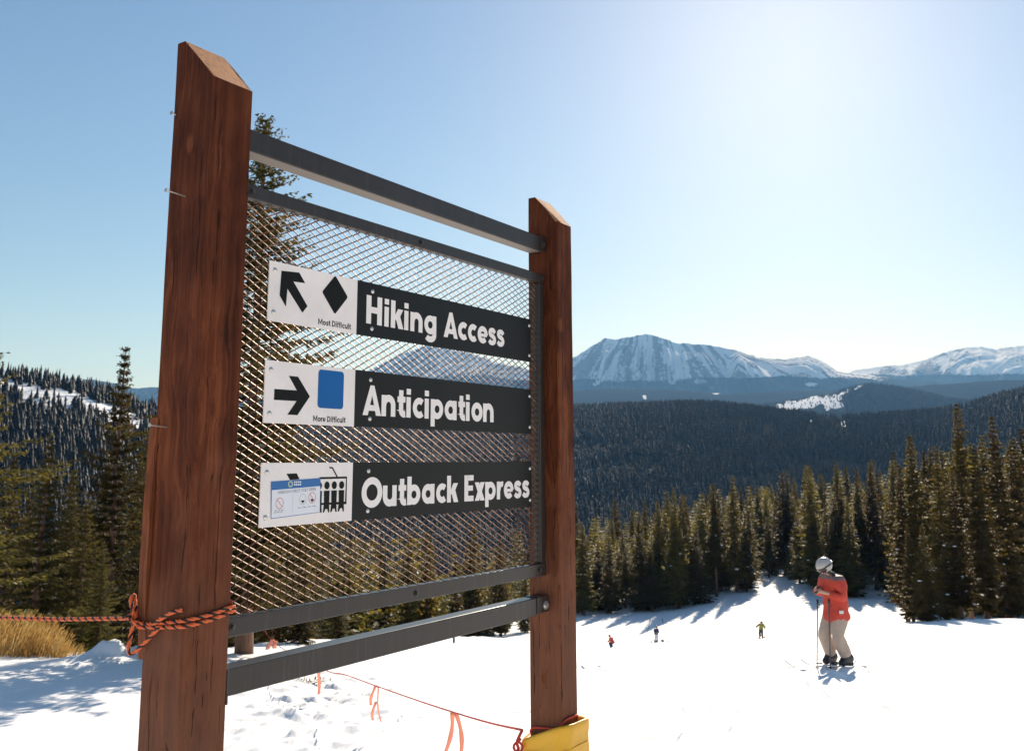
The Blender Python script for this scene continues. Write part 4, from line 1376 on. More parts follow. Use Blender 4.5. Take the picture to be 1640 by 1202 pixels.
def conifer(seed, H, Rm, whorls, brs, twigs, tl, tw, base, droop=0.25, power=0.85, irr=0.3, rep=2):
    """returns trunk mesh and crown mesh. The crown is branches carrying many needle sprays"""
    rng = np.random.default_rng(seed)
    V, Fc = [], []
    rings = 10
    lean = rng.normal(0, 0.004, 2)
    tp = []
    for i in range(rings + 1):
        t = i / rings
        tp.append(Vector((lean[0] * H * t + 0.02 * math.sin(t * 7 + seed), lean[1] * H * t, H * t * 0.985 - 0.4 * (1 - t))))
    r0 = 0.011 * H + 0.03
    tv, tf = tube_np(tp, [r0 * (1.15 if i == 0 else 1) * (1 - i / rings) ** 0.85 + 0.008 for i in range(rings + 1)], 8)
    geo = [(tv, tf)]
    # dead stubs on the lower trunk
    for k in range(7):
        z = H * rng.uniform(0.06, base + 0.08); a = rng.uniform(0, 6.28); ln = Rm * rng.uniform(0.25, 0.55)
        geo.append(tube_np([(0, 0, z), (math.cos(a) * ln, math.sin(a) * ln, z - 0.12 * ln)], [0.018, 0.006], 4))
    trunk = mesh_py('trunk', *join_geo(geo), True)
    quads = []
    sticks = []
    ts = base + (1 - base) * (np.arange(whorls) / whorls) ** 0.95
    env_n = rng.uniform(0, 100)
    for t in ts:
        nb = max(3, int(round(brs * (0.75 + 0.5 * rng.random()) * (1 if t < 0.85 else 0.8))))
        a0 = rng.uniform(0, 6.28)
        tier = rng.uniform(0.72, 1.2)
        for b in range(nb):
            az = a0 + b * 2 * math.pi / nb + rng.normal(0, 0.25)
            env = (1 - t) ** power
            low = min(1.0, 0.55 + (t - base) / 0.12 * 0.45)
            lump = 1 + irr * (float(fbm(t * 9 + env_n, az * 1.1, seed, 2)))
            ln = Rm * env * low * max(0.3, lump) * (tier if seed not in VARY else 1.0) * rng.uniform(*VARY.get(seed, (0.5, 1.25))) + 0.04 + 0.14 * (1 - t)
            pitch = 0.55 * t ** 2 - droop * (1 - t) + rng.normal(0, 0.10)
            d0 = np.array([math.cos(az) * math.cos(pitch), math.sin(az) * math.cos(pitch), math.sin(pitch)])
            side = np.array([-math.sin(az), math.cos(az), 0])
            org = np.array([lean[0] * H * t, lean[1] * H * t, H * t])
            n = max(4, int(twigs * (0.3 + 0.7 * ln / Rm)))
            k = (np.arange(n) + rng.random(n)) / n
            k = 0.10 + 0.90 * k
            sag = -droop * 0.35 * ln * k ** 2 + 0.22 * ln * k ** 3.2
            P = org + d0 * (ln * k)[:, None] + np.array([0, 0, 1.0]) * sag[:, None] + rng.normal(0, 0.03, (n, 3))
            if rep > 1:      # the branch itself, a thin crossed strip from trunk to tip
                ks = np.linspace(0, 1, 5)
                St = org + d0 * (ln * ks)[:, None] + np.array([0, 0, 1.0]) * (-droop * 0.35 * ln * ks ** 2 + 0.22 * ln * ks ** 3.2)[:, None]
                sw_ = (0.016 if rep > 4 else 0.022) * (1.05 - ks)
                for ax in (side, np.cross(d0, side)):
                    Lf = St + ax * sw_[:, None]; Rt = St - ax * sw_[:, None]
                    quads.append(np.stack([Lf[:-1], Lf[1:], Rt[1:], Rt[:-1]], 1))
            for rr in range(rep):
                sg = rng.choice([-1, 1], n) * rng.uniform(0.25, 1.1, n)
                D = d0 * rng.uniform(0.45, 1.0, n)[:, None] + side * sg[:, None] + np.array([0, 0, 1.0]) * rng.normal(-0.10, 0.33, n)[:, None]
                D /= np.linalg.norm(D, axis=1)[:, None]
                L_ = tl * (1.15 - 0.55 * k) * rng.uniform(0.6, 1.3, n) * (0.22 + 0.78 * (1 - t) ** 0.7)
                Wd = np.cross(D, rng.normal(0, 1, (n, 3)) * 0.7 + np.array([0, 0, 1.0]))
                Wd /= np.linalg.norm(Wd, axis=1)[:, None] + 1e-9
                w = tw * rng.uniform(0.7, 1.3, n) * (0.5 + 0.5 * (1 - t) ** 0.6)
                A = P; Mi = P + D * (L_ * 0.5)[:, None]; Tp = P + D * L_[:, None] + np.array([0, 0, -0.08]) * L_[:, None]
                quads.append(np.stack([A, Mi + Wd * w[:, None], Tp, Mi - Wd * w[:, None]], 1))
    Q = np.concatenate(quads)
    # leader
    m = len(Q)
    V = Q.reshape(-1, 3); Fc = np.arange(m * 4).reshape(-1, 4)
    crown = mesh_np('crown', V, Fc)
    return trunk, crown, H


TREES = {}


def tree_kinds():
    # far kinds (seen from 50 m and more)
    TREES['far'] = [conifer(100 + i, 14.0, r, wh, 6, 20, 0.50, 0.075, bs, dr, pw, ir, 4) for i, (r, wh, bs, dr, pw, ir) in enumerate((
        (2.3, 40, 0.07, 0.34, 1.05, 0.6), (1.9, 38, 0.12, 0.30, 0.95, 0.7), (2.5, 42, 0.05, 0.38, 1.15, 0.5), (1.7, 36, 0.20, 0.22, 0.75, 0.9), (2.1, 42, 0.08, 0.34, 1.0, 0.7), (1.5, 36, 0.28, 0.18, 0.7, 1.1)))]
    TREES['near'] = [conifer(200 + i, 10.0, r, wh, 6, 44, 0.22, 0.021, bs, dr, pw, ir, 5) for i, (r, wh, bs, dr, pw, ir) in enumerate((
        (2.3, 46, 0.05, 0.30, 1.0, 0.6), (2.2, 44, 0.08, 0.26, 0.95, 0.75), (1.9, 42, 0.05, 0.34, 1.05, 0.6), (2.3, 62, 0.10, 0.30, 0.72, 0.55)))]
    TREES['lite'] = [conifer(300 + i, 14.0, r, 26, 5, 9, 0.85, 0.13, 0.02, 0.34, pw, 0.6, 1) for i, (r, pw) in enumerate(((2.4, 0.95), (2.0, 0.8)))]


tree_kinds()


def place_tree(kind, idx, x, d, H, label, group=None, rz=0.0, name='conifer', mat=None, wide=1.0, z=None, snow=0):
    trunk, crown, H0 = TREES[kind][idx]
    z = float(ground(x, d)) if z is None else z
    s = H / H0
    r = empty(name, (x, d, z - 0.05), rz)
    r.scale = (s * wide, s * wide, s)
    tag(r, label, 'tree', group)
    a = bpy.data.objects.new('trunk', trunk); b = bpy.data.objects.new('crown', crown)
    nm = M['needle_near'] if kind == 'near' else M['needle']
    if not trunk.materials: trunk.materials.append(M['bark'])
    if not crown.materials: crown.materials.append(nm)
    for o in (a, b):
        COL.objects.link(o); o.parent = r
    if snow:
        rng = np.random.default_rng(int(abs(x * 100)) + 3)
        bm = bmesh.new()
        co = np.empty(len(crown.vertices) * 3, np.float32); crown.vertices.foreach_get('co', co); co = co.reshape(-1, 3)
        sel = co[(co[:, 2] < H0 * 0.55)]
        rad = np.hypot(sel[:, 0], sel[:, 1]); sel = sel[rad > 0.45]
        for k in range(snow):
            p = sel[rng.integers(len(sel))]
            sz = rng.uniform(0.07, 0.2)
            m = Matrix.Translation(Vector(p) + Vector((0, 0, sz * .3))) @ Matrix.Rotation(rng.uniform(0, 6), 4, 'Z') @ Matrix.Diagonal((sz * 1.7, sz * 1.1, sz * 0.6, 1))
            bmesh.ops.create_icosphere(bm, subdivisions=1, radius=1.0, matrix=m)
        link('snow_clump', bm_mesh('snow_clump', bm, True), M['snowclump'], r)['kind'] = 'stuff'
    return r


def x_at(px, d):
    return ray(px, 738)[0] * d


def h_for(px, ytop, d, z):
    return ray(px, ytop)[1] * d - z


def understory(rng, sil, base_d):
    """the countless trees and saplings that close the forest behind its edge, one mass"""
    arrs = []
    for k in TREES['lite']:
        me = k[1]
        co = np.empty(len(me.vertices) * 3, np.float32); me.vertices.foreach_get('co', co)
        arrs.append(co.reshape(-1, 3))
    out = []
    for k in range(400):
        if k < 290:
            px = rng.uniform(905, 1790); d = base_d(px) * rng.uniform(1.03, 1.55) + 2
            yt = sil(px) + rng.uniform(20, 130)
            if 1200 < px < 1250 and d < 150: d += 30
        else:
            px = rng.uniform(380, 925); d = float(np.interp(px, [380, 500, 700, 850, 930], [30, 42, 62, 92, 112])) + rng.uniform(3, 40); yt = rng.uniform(845, 960)
        x = x_at(px, d); z = float(ground(x, d)); H = max(2.5, h_for(px, yt, d, z))
        a = rng.uniform(0, 6.28); c, s_ = math.cos(a), math.sin(a)
        q = arrs[k % 2] * np.array([H / 14 * 1.3 * (14 / H) ** 0.35, H / 14 * 1.3 * (14 / H) ** 0.35, H / 14])
        out.append(np.stack([q[:, 0] * c - q[:, 1] * s_ + x, q[:, 0] * s_ + q[:, 1] * c + d, q[:, 2] + z], -1))
    V = np.concatenate(out)
    me = mesh_np('forest_understory', V, np.arange(len(V)).reshape(-1, 4))
    tag(link('forest_understory', me, M['needle']), kind='stuff')


def build_trees():
    rng = np.random.default_rng(12)
    # ---- left of the sign and behind it
    left = [
        # px, ytop, D, kind, idx, wide, label
        (-88, 350, 19.0, 0, 1.1, 'big conifer cut off by the left edge, branch tips against the sky'),
        (185, 545, 27.0, 1, 1.05, 'tallest pointed spruce with a bare spire left of the near post'),
        (72, 692, 25.0, 2, 1.15, 'slim conifer below the snowy hill, second tall one from the left edge'),
        (22, 715, 30.0, 0, 0.95, 'dark conifer standing right behind the dry grass at far left'),
        (120, 742, 30.0, 1, 1.0, 'bushy dark conifer between the slim one and the tallest spruce'),
        (232, 690, 31.0, 0, 1.1, 'broad conifer half hidden behind the near post'),
        (176, 858, 20.0, 2, 1.0, 'small yellow-green young spruce at the snow bank'),
        (140, 790, 24.0, 2, 1.05, 'short conifer in front of the tallest spruce at left'),
        (300, 640, 36.0, 1, 1.1, 'conifer wholly behind the near post'),
        (402, 178, NEAR_TREE[1], 3, 1.02, 'tall spruce rising behind the wire mesh next to the near post'),
        (452, 560, 19.5, 0, 0.80, 'leafy spruce seen through the mesh left of the panels'),
        (490, 905, 19.0, 2, 1.2, 'low bushy spruce seen between the lower bar and the bottom rail'),
        (548, 935, 24.0, 2, 1.35, 'small rounded spruce under the lower mesh bar'),
    ]
    for px, yt, d, idx, wide, lab in left:
        x = x_at(px, d); z = float(ground(x, d))
        if px == 404: x, d, z = NEAR_TREE
        H = h_for(px, yt, d, z)
        if px in (300,): continue
        place_tree('near', idx, x, d, H, lab, 'conifers behind and left of the sign', rng.uniform(0, 6.28), 'conifer', None, wide * 1.03 * (10.0 / H) ** 0.25)
    # more trees filling the gully behind the grass
    for k in range(16):
        px = rng.uniform(-60, 330); d = rng.uniform(33, 60)
        yt = rng.uniform(700, 800) + 0.25 * abs(px - 180) * 0.2
        x = x_at(px, d); z = float(ground(x, d))
        place_tree('near', int(rng.integers(3)), x, d, h_for(px, yt, d, z), 'dark conifer in the shaded gully behind the front row left of the sign', 'conifers in the gully at left', rng.uniform(0, 6.28), wide=1.0)
    # ---- seen through and below the mesh
    for k in range(34):
        px = rng.uniform(380, 925)
        t = sstep(380, 925, px)
        d = float(np.interp(px, [380, 500, 700, 850, 930], [30, 42, 62, 92, 112])) + rng.uniform(0, 22)
        yt = float(np.interp(px, [380, 520, 700, 930], [850, 850, 850, 832])) + rng.uniform(-12, 70)
        x = x_at(px, d); z = float(ground(x, d))
        place_tree('far', int(rng.integers(6)), x, d, h_for(px, yt, d, z), 'dark conifer seen through the lower mesh ' + ('near the far post' if px > 780 else 'below the middle of the bottom panel' if px > 600 else 'behind the tall spruce'), 'conifers seen through the mesh ' + ('near the far post' if px > 780 else 'in the middle' if px > 600 else 'behind the tall spruce'), rng.uniform(0, 6.28), wide=rng.uniform(0.9, 1.3))
    # ---- forest edge across the slope, right of the sign
    sil = lambda px: float(np.interp(px, [900, 930, 1000, 1076, 1130, 1171, 1240, 1293, 1369, 1419, 1460, 1536, 1595, 1660, 1760], [812, 806, 795, 775, 768, 752, 752, 740, 728, 715, 705, 700, 690, 672, 655]))
    base_d = lambda px: float(np.interp(px, [900, 1000, 1100, 1180, 1240, 1290, 1330, 1400, 1450, 1560, 1620, 1700], [104, 107, 112, 120, 134, 128, 114, 124, 100, 88, 92, 95]))
    n = 0
    rows = [(0.0, 0.30, 52), (0.08, 0.16, 52), (0.2, 0.08, 50), (0.40, 0.0, 44)]
    for r, (back, lowr, cnt) in enumerate(rows):
        for k in range(cnt):
            px = 905 + (1780 - 905) * (k + rng.uniform(0, 1)) / cnt
            if r == 0 and 1195 < px < 1262: continue
            d = base_d(px) * (1 + back) + rng.uniform(0, 9)
            x = x_at(px, d); z = float(ground(x, d))
            s0 = sil(px)
            yt = s0 - 8 + rng.uniform(0, 26) + (rng.random() ** 1.3) * (85 if r < 2 else 50) + lowr * 110 * rng.random()
            H = max(5.0, h_for(px, yt, d, z))
            where = [w for lo, w in ((0, 'next to the far post'), (985, 'above the crouching and pale skiers'), (1120, 'up the slope behind the skier in olive'), (1262, 'just left of the red jacketed skier'), (1325, 'behind the red jacketed skier'), (1385, 'between the red jacketed skier and the right-hand clump'), (1440, 'around and behind the right-hand clump'), (1590, 'at the right edge of the photo')) if px >= lo][-1]
            lab = ('conifer standing on the snow edge ' if r == 0 else 'conifer deep in the forest ') + where
            grp = ('front row conifers ' if r == 0 else 'deep forest conifers ') + where
            place_tree('far', int(rng.integers(6)), x, d, H, lab, grp, rng.uniform(0, 6.28), wide=rng.uniform(1.05, 1.5) * (14 / H) ** 0.35, snow=(3 if r == 0 and rng.random() < 0.5 else 0))
    # named spires of that forest
    for px, yt, d, idx, wide, lab in (
            (1076, 778, 111, 4, 0.95, 'tall pale-trunked spruce near the right of the far post'),
            (1171, 758, 122, 1, 0.95, 'pointed spruce topping the forest above the small skier in olive'),
            (1293, 745, 126, 0, 1.0, 'tall spruce directly above the helmet of the red jacketed skier'),
            (1460, 695, 68, 3, 1.0, 'broad topped spruce at the left of the right-hand clump'),
            (1536, 645, 72, 5, 0.75, 'thinnest and tallest spire of the right-hand clump'),
            (1498, 712, 63, 2, 0.9, 'full conifer in the middle of the right-hand clump'),
            (1436, 742, 66, 1, 0.95, 'dark conifer at the left edge of the right-hand clump'),
            (1467, 838, 57, 2, 0.95, 'small golden green spruce at the front of the right-hand clump'),
            (1444, 838, 60, 0, 0.85, 'snow flecked young spruce behind the small golden one'),
            (1560, 712, 66, 4, 1.0, 'dark conifer right of the thinnest spire'),
            (1594, 665, 76, 0, 1.05, 'big conifer near the right edge, top second highest'),
            (1520, 760, 60, 1, 1.0, 'front conifer with bare trunks and snow behind it in the right-hand clump'),
            (1622, 700, 84, 3, 1.1, 'ragged conifer just inside the right edge'),
            (1662, 895, 56, 2, 1.3, 'snowy low spruce cut by the right edge at slope level'),
            (1668, 630, 70, 5, 1.1, 'tall conifer cut by the right edge of the photo')):
        x = x_at(px, d); z = float(ground(x, d)); H = h_for(px, yt, d, z)
        place_tree('far', idx, x, d, H, lab, 'conifers standing out of the far forest', rng.uniform(0, 6.28), wide=wide * 1.1 * (14 / H) ** 0.3, snow=(8 if d < 62 else 3))
    understory(rng, sil, base_d)


build_trees()


# ------------------------------------------------------------------ grass, sprigs, lumps
def build_grass():
    rng = np.random.default_rng(21)
    V, Fc = [], []
    for k in range(1500):
        px = rng.uniform(-70, 128) if k % 5 else rng.uniform(60, 152)
        x, d, z = hit(px, 1047 + rng.uniform(-1, 1.5))
        d += rng.uniform(-0.15, 0.9); x = ray(px, 738)[0] * d; z = float(ground(x, d))
        full = 1 - sstep(70, 150, px)
        h = rng.uniform(0.18, 0.62) * (0.35 + 0.65 * float(full)) * (1.15 if px < 60 else 1)
        ln = Vector((rng.normal(0.14, 0.16), rng.normal(0, 0.12), 1)).normalized()
        w = rng.uniform(0.004, 0.008)
        o = len(V)
        b = Vector((x, d, z - 0.03))
        sd = Vector((math.cos(rng.uniform(-.6, .6)), rng.normal(0, .4), 0)).normalized()
        for i in range(4):
            t = i / 3
            c = b + ln * h * t + Vector((0.16 * h * t * t, 0, -0.05 * h * t * t))
            ww = w * (1 - 0.7 * t)
            V += [c - sd * ww, c + sd * ww]
        for i in range(3): Fc.append((o + 2 * i, o + 2 * i + 1, o + 2 * i + 3, o + 2 * i + 2))
        if rng.random() < 0.5 and h > 0.28:
            tip = b + ln * h + Vector((0.16 * h, 0, -0.05 * h))
            dr = (ln + Vector((0.35, 0, -0.1))).normalized()
            hw = rng.uniform(0.009, 0.017); hl = rng.uniform(0.05, 0.11)
            o = len(V)
            up = dr.cross(sd).normalized()
            V += [tip - dr * 0.01, tip + dr * hl * .4 + sd * hw, tip + dr * hl, tip + dr * hl * .4 - sd * hw, tip + dr * hl * .4 + up * hw, tip + dr * hl * .4 - up * hw]
            Fc += [(o, o + 1, o + 2, o + 3), (o, o + 4, o + 2, o + 5)]
    tag(link('dry_grass', mesh_py('dry_grass', V, Fc), M['grass']), 'golden dry grass on the snow bank at left', 'grass', kind='stuff')
    # sprig poking out of the snow under the bottom rail
    x, d, z = hit(492, 1092)
    r = empty('spruce_sprig', (x, d, z))
    tag(r, 'small green spruce sprig poking out of the snow under the bottom rail', 'sprig')
    quads = []
    for k in range(90):
        p = np.array([rng.normal(0, 0.13), rng.normal(0, 0.06), rng.uniform(0.0, 0.07)])
        D = rng.normal(0, 1, 3); D[2] = abs(D[2]) * .4; D /= np.linalg.norm(D)
        Wd = np.cross(D, [0, 0, 1]); Wd /= np.linalg.norm(Wd) + 1e-6
        quads.append([p, p + D * .03 + Wd * .008, p + D * .07, p + D * .03 - Wd * .008])
    link('needles', mesh_np('needles', np.array(quads).reshape(-1, 3), np.arange(len(quads) * 4).reshape(-1, 4)), M['needle_near'], r)
    st = [tube_np([(-.2, 0, -.02), (-.05, .02, .03), (.08, 0, .045)], [.008, .006, .003], 5), tube_np([(.0, 0, -.02), (.1, -.02, .03), (.22, 0, .035)], [.007, .005, .003], 5)]
    link('stem', mesh_py('stem', *join_geo(st)), M['bark'], r)
    # snow lump under the right-hand clump
    x, d, z = hit(1590, 978)
    bm = bmesh.new()
    bmesh.ops.create_icosphere(bm, subdivisions=3, radius=0.55)
    for v in bm.verts:
        v.co *= 1 + 0.18 * float(fbm(v.co.x * 2.2 + 3, v.co.y * 2.2 + v.co.z, 5, 3)); v.co.z *= 0.75
    o = link('snow_mound', bm_mesh('snow_mound', bm, True), M['snowclump'])
    o.location = (x, d, z + 0.2)
    tag(o, 'round snow mound under the trees near the right edge', 'snow mound')


build_grass()


# ------------------------------------------------------------------ people
def skin_obj(name, nodes, edges, root, mat, parent, sub=2, smooth=True):
    """one continuous surface grown round joints: nodes {id: (xyz, rx, ry)}"""
    ids = list(nodes)
    me = bpy.data.meshes.new(name)
    me.from_pydata([nodes[i][0] for i in ids], [(ids.index(a), ids.index(b)) for a, b in edges], [])
    o = link(name, me, mat, parent)
    md = o.modifiers.new('skin', 'SKIN')
    md.use_smooth_shade = smooth
    lay = me.skin_vertices[0].data
    for k, i in enumerate(ids):
        r = nodes[i][1:]
        lay[k].radius = (r[0], r[1] if len(r) > 1 else r[0])
        lay[k].use_root = (i == root)
    sb = o.modifiers.new('sub', 'SUBSURF'); sb.levels = sub; sb.render_levels = sub
    return o


def lerp3(a, b, t):
    return tuple(a[i] + (b[i] - a[i]) * t for i in range(3))


def person(loc, rz, scale, label, J, mats, hands=True):
    """J: joints in metres, facing +Y. mats: jacket, trousers, helmet, boots"""
    root = empty('person', loc, rz)
    root.scale = (scale,) * 3
    tag(root, label, 'person')
    g = lambda k: J[k]
    # body
    nodes = {'pel': (g('pel'), .13, .10), 'wai': (lerp3(g('pel'), g('che'), .5), .12, .10), 'che': (g('che'), .14, .11), 'nek': (g('nek'), .058), 'hd1': (g('hd1'), .075, .085), 'hd2': (g('hd2'), .085, .098), 'hd3': (g('hd3'), .055, .065)}
    ed = [('pel', 'wai'), ('wai', 'che'), ('che', 'nek'), ('nek', 'hd1'), ('hd1', 'hd2'), ('hd2', 'hd3')]
    for s in 'LR':
        nodes.update({'sh' + s: (g('sh' + s), .06), 'el' + s: (g('el' + s), .045), 'wr' + s: (g('wr' + s), .030), 'pa' + s: (g('pa' + s), .036, .022),
                      'hi' + s: (g('hi' + s), .085), 'kn' + s: (g('kn' + s), .06), 'an' + s: (g('an' + s), .042), 'to' + s: (g('to' + s), .038)})
        ed += [('che', 'sh' + s), ('sh' + s, 'el' + s), ('el' + s, 'wr' + s), ('wr' + s, 'pa' + s), ('pel', 'hi' + s), ('hi' + s, 'kn' + s), ('kn' + s, 'an' + s), ('an' + s, 'to' + s)]
        if hands:
            pa = Vector(g('pa' + s)); wr = Vector(g('wr' + s)); dirv = (pa - wr).normalized()
            sx = 1 if s == 'R' else -1
            side = dirv.cross(Vector((0, 0, 1))).normalized()
            upv = side.cross(dirv).normalized()
            for fi, (off, ln) in enumerate(((-.027, .066), (-.009, .076), (.009, .072), (.026, .058))):
                b = pa + upv * off + dirv * 0.03
                m = b + dirv * ln * .5; t = m + dirv * ln * .25 - side * sx * ln * .42
                nodes[f'fa{s}{fi}'] = (tuple(b), .010); nodes[f'fb{s}{fi}'] = (tuple(m), .009); nodes[f'fc{s}{fi}'] = (tuple(t), .008)
                ed += [('pa' + s, f'fa{s}{fi}'), (f'fa{s}{fi}', f'fb{s}{fi}'), (f'fb{s}{fi}', f'fc{s}{fi}')]
            b = pa + upv * .03 - side * sx * .01; t = b + upv * .022 + dirv * .03 - side * sx * .02
            nodes[f'ta{s}'] = (tuple(b), .012); nodes[f'tb{s}'] = (tuple(t), .009)
            ed += [('pa' + s, f'ta{s}'), (f'ta{s}', f'tb{s}')]
    skin_obj('body', nodes, ed, 'pel', M['skin'], root, 1)
    # face
    hd = Vector(g('hd2')); hd1 = Vector(g('hd1'))
    upd = (Vector(g('hd3')) - hd1).normalized()
    fwd = Vector((0, 1, 0)); fwd = (fwd - upd * fwd.dot(upd)).normalized(); rt = fwd.cross(upd)
    fgeo = []
    nb = hd - upd * .035 + fwd * .088
    fgeo.append(tube_np([nb + upd * .03, nb + fwd * .016 - upd * .008, nb - upd * .016], [.006, .013, .008], 7))
    for sx in (-1, 1):
        fgeo.append(tube_np([hd + rt * sx * .083 + upd * .02 - upd * .05, hd + rt * sx * .092 - upd * .03, hd + rt * sx * .084 - upd * .07], [.008, .016, .008], 7))
    link('face', mesh_py('face', *join_geo(fgeo), True), M['skin'], root)
    mo = hd - upd * .078 + fwd * .082
    link('mouth', mesh_py('mouth', *tube_np([mo - rt * .022, mo + fwd * .004, mo + rt * .022], [.003, .006, .003], 6), True), M['stickerred'], root)
    # jacket
    jn = {'hem': (g('hem'), .255, .225), 'hm2': (tuple(Vector(g('hem')) + Vector((0, 0, .09))), .245, .215), 'wai': (lerp3(g('pel'), g('che'), .42), .215, .180), 'che': (g('che'), .225, .185), 'col': (lerp3(g('che'), g('nek'), .78), .085, .08), 'clt': (lerp3(g('che'), g('nek'), 1.02), .07, .07)}
    je = [('hem', 'hm2'), ('hm2', 'wai'), ('wai', 'che'), ('che', 'col'), ('col', 'clt')]
    for s in 'LR':
        jn.update({'sh' + s: (g('sh' + s), .112), 'am' + s: (lerp3(g('sh' + s), g('el' + s), .5), .106), 'el' + s: (g('el' + s), .098), 'fo' + s: (lerp3(g('el' + s), g('wr' + s), .5), .084), 'wr' + s: (lerp3(g('el' + s), g('wr' + s), .97), .050)})
        je += [('che', 'sh' + s), ('sh' + s, 'am' + s), ('am' + s, 'el' + s), ('el' + s, 'fo' + s), ('fo' + s, 'wr' + s)]
    jk = skin_obj('jacket', jn, je, 'che', mats[0], root, 2)
    dm = bpy.data.textures.get('cloth_folds') or bpy.data.textures.new('cloth_folds', 'CLOUDS')
    dm.noise_scale = 0.14
    ds = jk.modifiers.new('folds', 'DISPLACE'); ds.texture = dm; ds.strength = 0.075; ds.mid_level = 0.5
    # trousers
    tn = {'pel': (g('pel'), .15, .125), 'top': (lerp3(g('pel'), g('che'), .25), .16, .13)}
    te = [('pel', 'top')]
    for s in 'LR':
        tn.update({'hi' + s: (g('hi' + s), .118), 'th' + s: (lerp3(g('hi' + s), g('kn' + s), .55), .136), 'kn' + s: (g('kn' + s), .108), 'ca' + s: (lerp3(g('kn' + s), g('an' + s), .5), .108), 'an' + s: (lerp3(g('kn' + s), g('an' + s), .92), .118)})
        te += [('pel', 'hi' + s), ('hi' + s, 'th' + s), ('th' + s, 'kn' + s), ('kn' + s, 'ca' + s), ('ca' + s, 'an' + s)]
    tr = skin_obj('trousers', tn, te, 'pel', mats[1], root, 2)
    ds = tr.modifiers.new('folds', 'DISPLACE'); ds.texture = dm; ds.strength = 0.07; ds.mid_level = 0.5
    # boots
    for s in 'LR':
        an, to = Vector(g('an' + s)), Vector(g('to' + s))
        heel = an + (an - to).normalized() * .06; heel.z = to.z
        bn = {'cuff': (tuple(an + Vector((0, .01, .13))), .08, .085), 'ank': (tuple(an + Vector((0, 0, .02))), .076, .08), 'heel': (tuple(heel + Vector((0, 0, .01))), .062, .055), 'toe': (tuple(to), .060, .052)}
        skin_obj('boot', bn, [('cuff', 'ank'), ('ank', 'heel'), ('ank', 'toe')], 'ank', mats[3], root, 2)
    # helmet: shell with ear flaps, open at the face
    bm = bmesh.new()
    bmesh.ops.create_uvsphere(bm, u_segments=28, v_segments=18, radius=1.0)
    kill = [f for f in bm.faces if (lambda c: c.z < -0.62 or (c.y > 0.45 and c.z < 0.12))(f.calc_center_median())]
    bmesh.ops.delete(bm, geom=kill, context='FACES')
    B = Matrix((rt, fwd, upd)).transposed().to_4x4()
    for v in bm.verts:
        c = v.co
        k = 1 + (0.05 if c.z < 0.1 else 0.0)
        v.co = Vector((c.x * .114 * k, c.y * .132, c.z * .120 + .010))
    bmesh.ops.transform(bm, matrix=Matrix.Translation(hd) @ B, verts=bm.verts)
    h = link('helmet', bm_mesh('helmet', bm, True), mats[2], root)
    so = h.modifiers.new('shell', 'SOLIDIFY'); so.thickness = 0.016; so.offset = 0
    # goggles
    pts = [hd + rt * (.105 * math.sin(a)) + fwd * (.118 * math.cos(a)) + upd * (.005) for a in np.linspace(-1.15, 1.15, 13)]
    V, Fc = [], []
    for p in pts:
        out = (p - hd); out = (out - upd * out.dot(upd)).normalized()
        V += [p + upd * .036, p + out * .012 + upd * .02, p + out * .012 - upd * .024, p - upd * .042]
    for i in range(len(pts) - 1):
        for k in range(3): Fc.append((4 * i + k, 4 * i + k + 1, 4 * i + 4 + k + 1, 4 * i + 4 + k))
    gq = link('goggles', mesh_py('goggles', V, Fc, True), M['lens'], root)
    so = gq.modifiers.new('shell', 'SOLIDIFY'); so.thickness = 0.008
    st = [hd + rt * (.130 * math.sin(a)) + fwd * (.146 * math.cos(a)) + upd * (.02 + 0.02 * math.cos(a)) for a in np.linspace(1.1, 2 * math.pi - 1.1, 22)]
    tube('goggle_strap', st, 0.010, M['dark'], root, 6)
    return root


def ski(loc, rz, ln, mat, label, group, tilt=0.0, binding='skiorange'):
    root = empty('ski', loc, rz)
    root.rotation_euler = (tilt, 0, rz)
    tag(root, label, 'ski', group)
    n = 26
    V, Fc = [], []
    for i in range(n + 1):
        t = i / n
        y = (t - 0.46) * ln
        w = 0.040 + 0.014 * (abs(t - .48) / .5) ** 2
        if t > 0.93: w *= math.sqrt(max(0.02, 1 - ((t - .93) / .07) ** 2))
        if t < 0.03: w *= 0.8
        z = 0.004 + (0.11 * ((t - .84) / .16) ** 2 if t > .84 else 0) + (0.02 * ((.06 - t) / .06) ** 2 if t < .06 else 0) 
        for dx, dz in ((-w, 0), (w, 0), (w * .93, .013), (-w * .93, .013)):
            V.append((dx, y, z + dz))
    for i in range(n):
        for k in range(4): Fc.append((i * 4 + k, i * 4 + (k + 1) % 4, i * 4 + 4 + (k + 1) % 4, i * 4 + 4 + k))
    Fc += [(3, 2, 1, 0), tuple(n * 4 + k for k in range(4))]
    link('ski_board', mesh_py('ski_board', V, Fc), M[mat], root)
    for y0, y1, h in ((.13, .22, .055), (-.21, -.10, .075)):
        bm = box_geo(-.030, .030, y0, y1, .018, .018 + h, bev=0.008)
        for v in bm.verts:
            if v.co.z > .05: v.co.y += 0.02 * (1 if y0 < 0 else -1); v.co.x *= .8
        link('binding', bm_mesh('binding', bm), M[binding], root)
    for sx in (-1, 1):
        tube('brake_arm', [(sx * .045, -.16, .03), (sx * .052, -.22, .085), (sx * .05, -.25, .10)], .006, M[binding], root, 5)
    return root


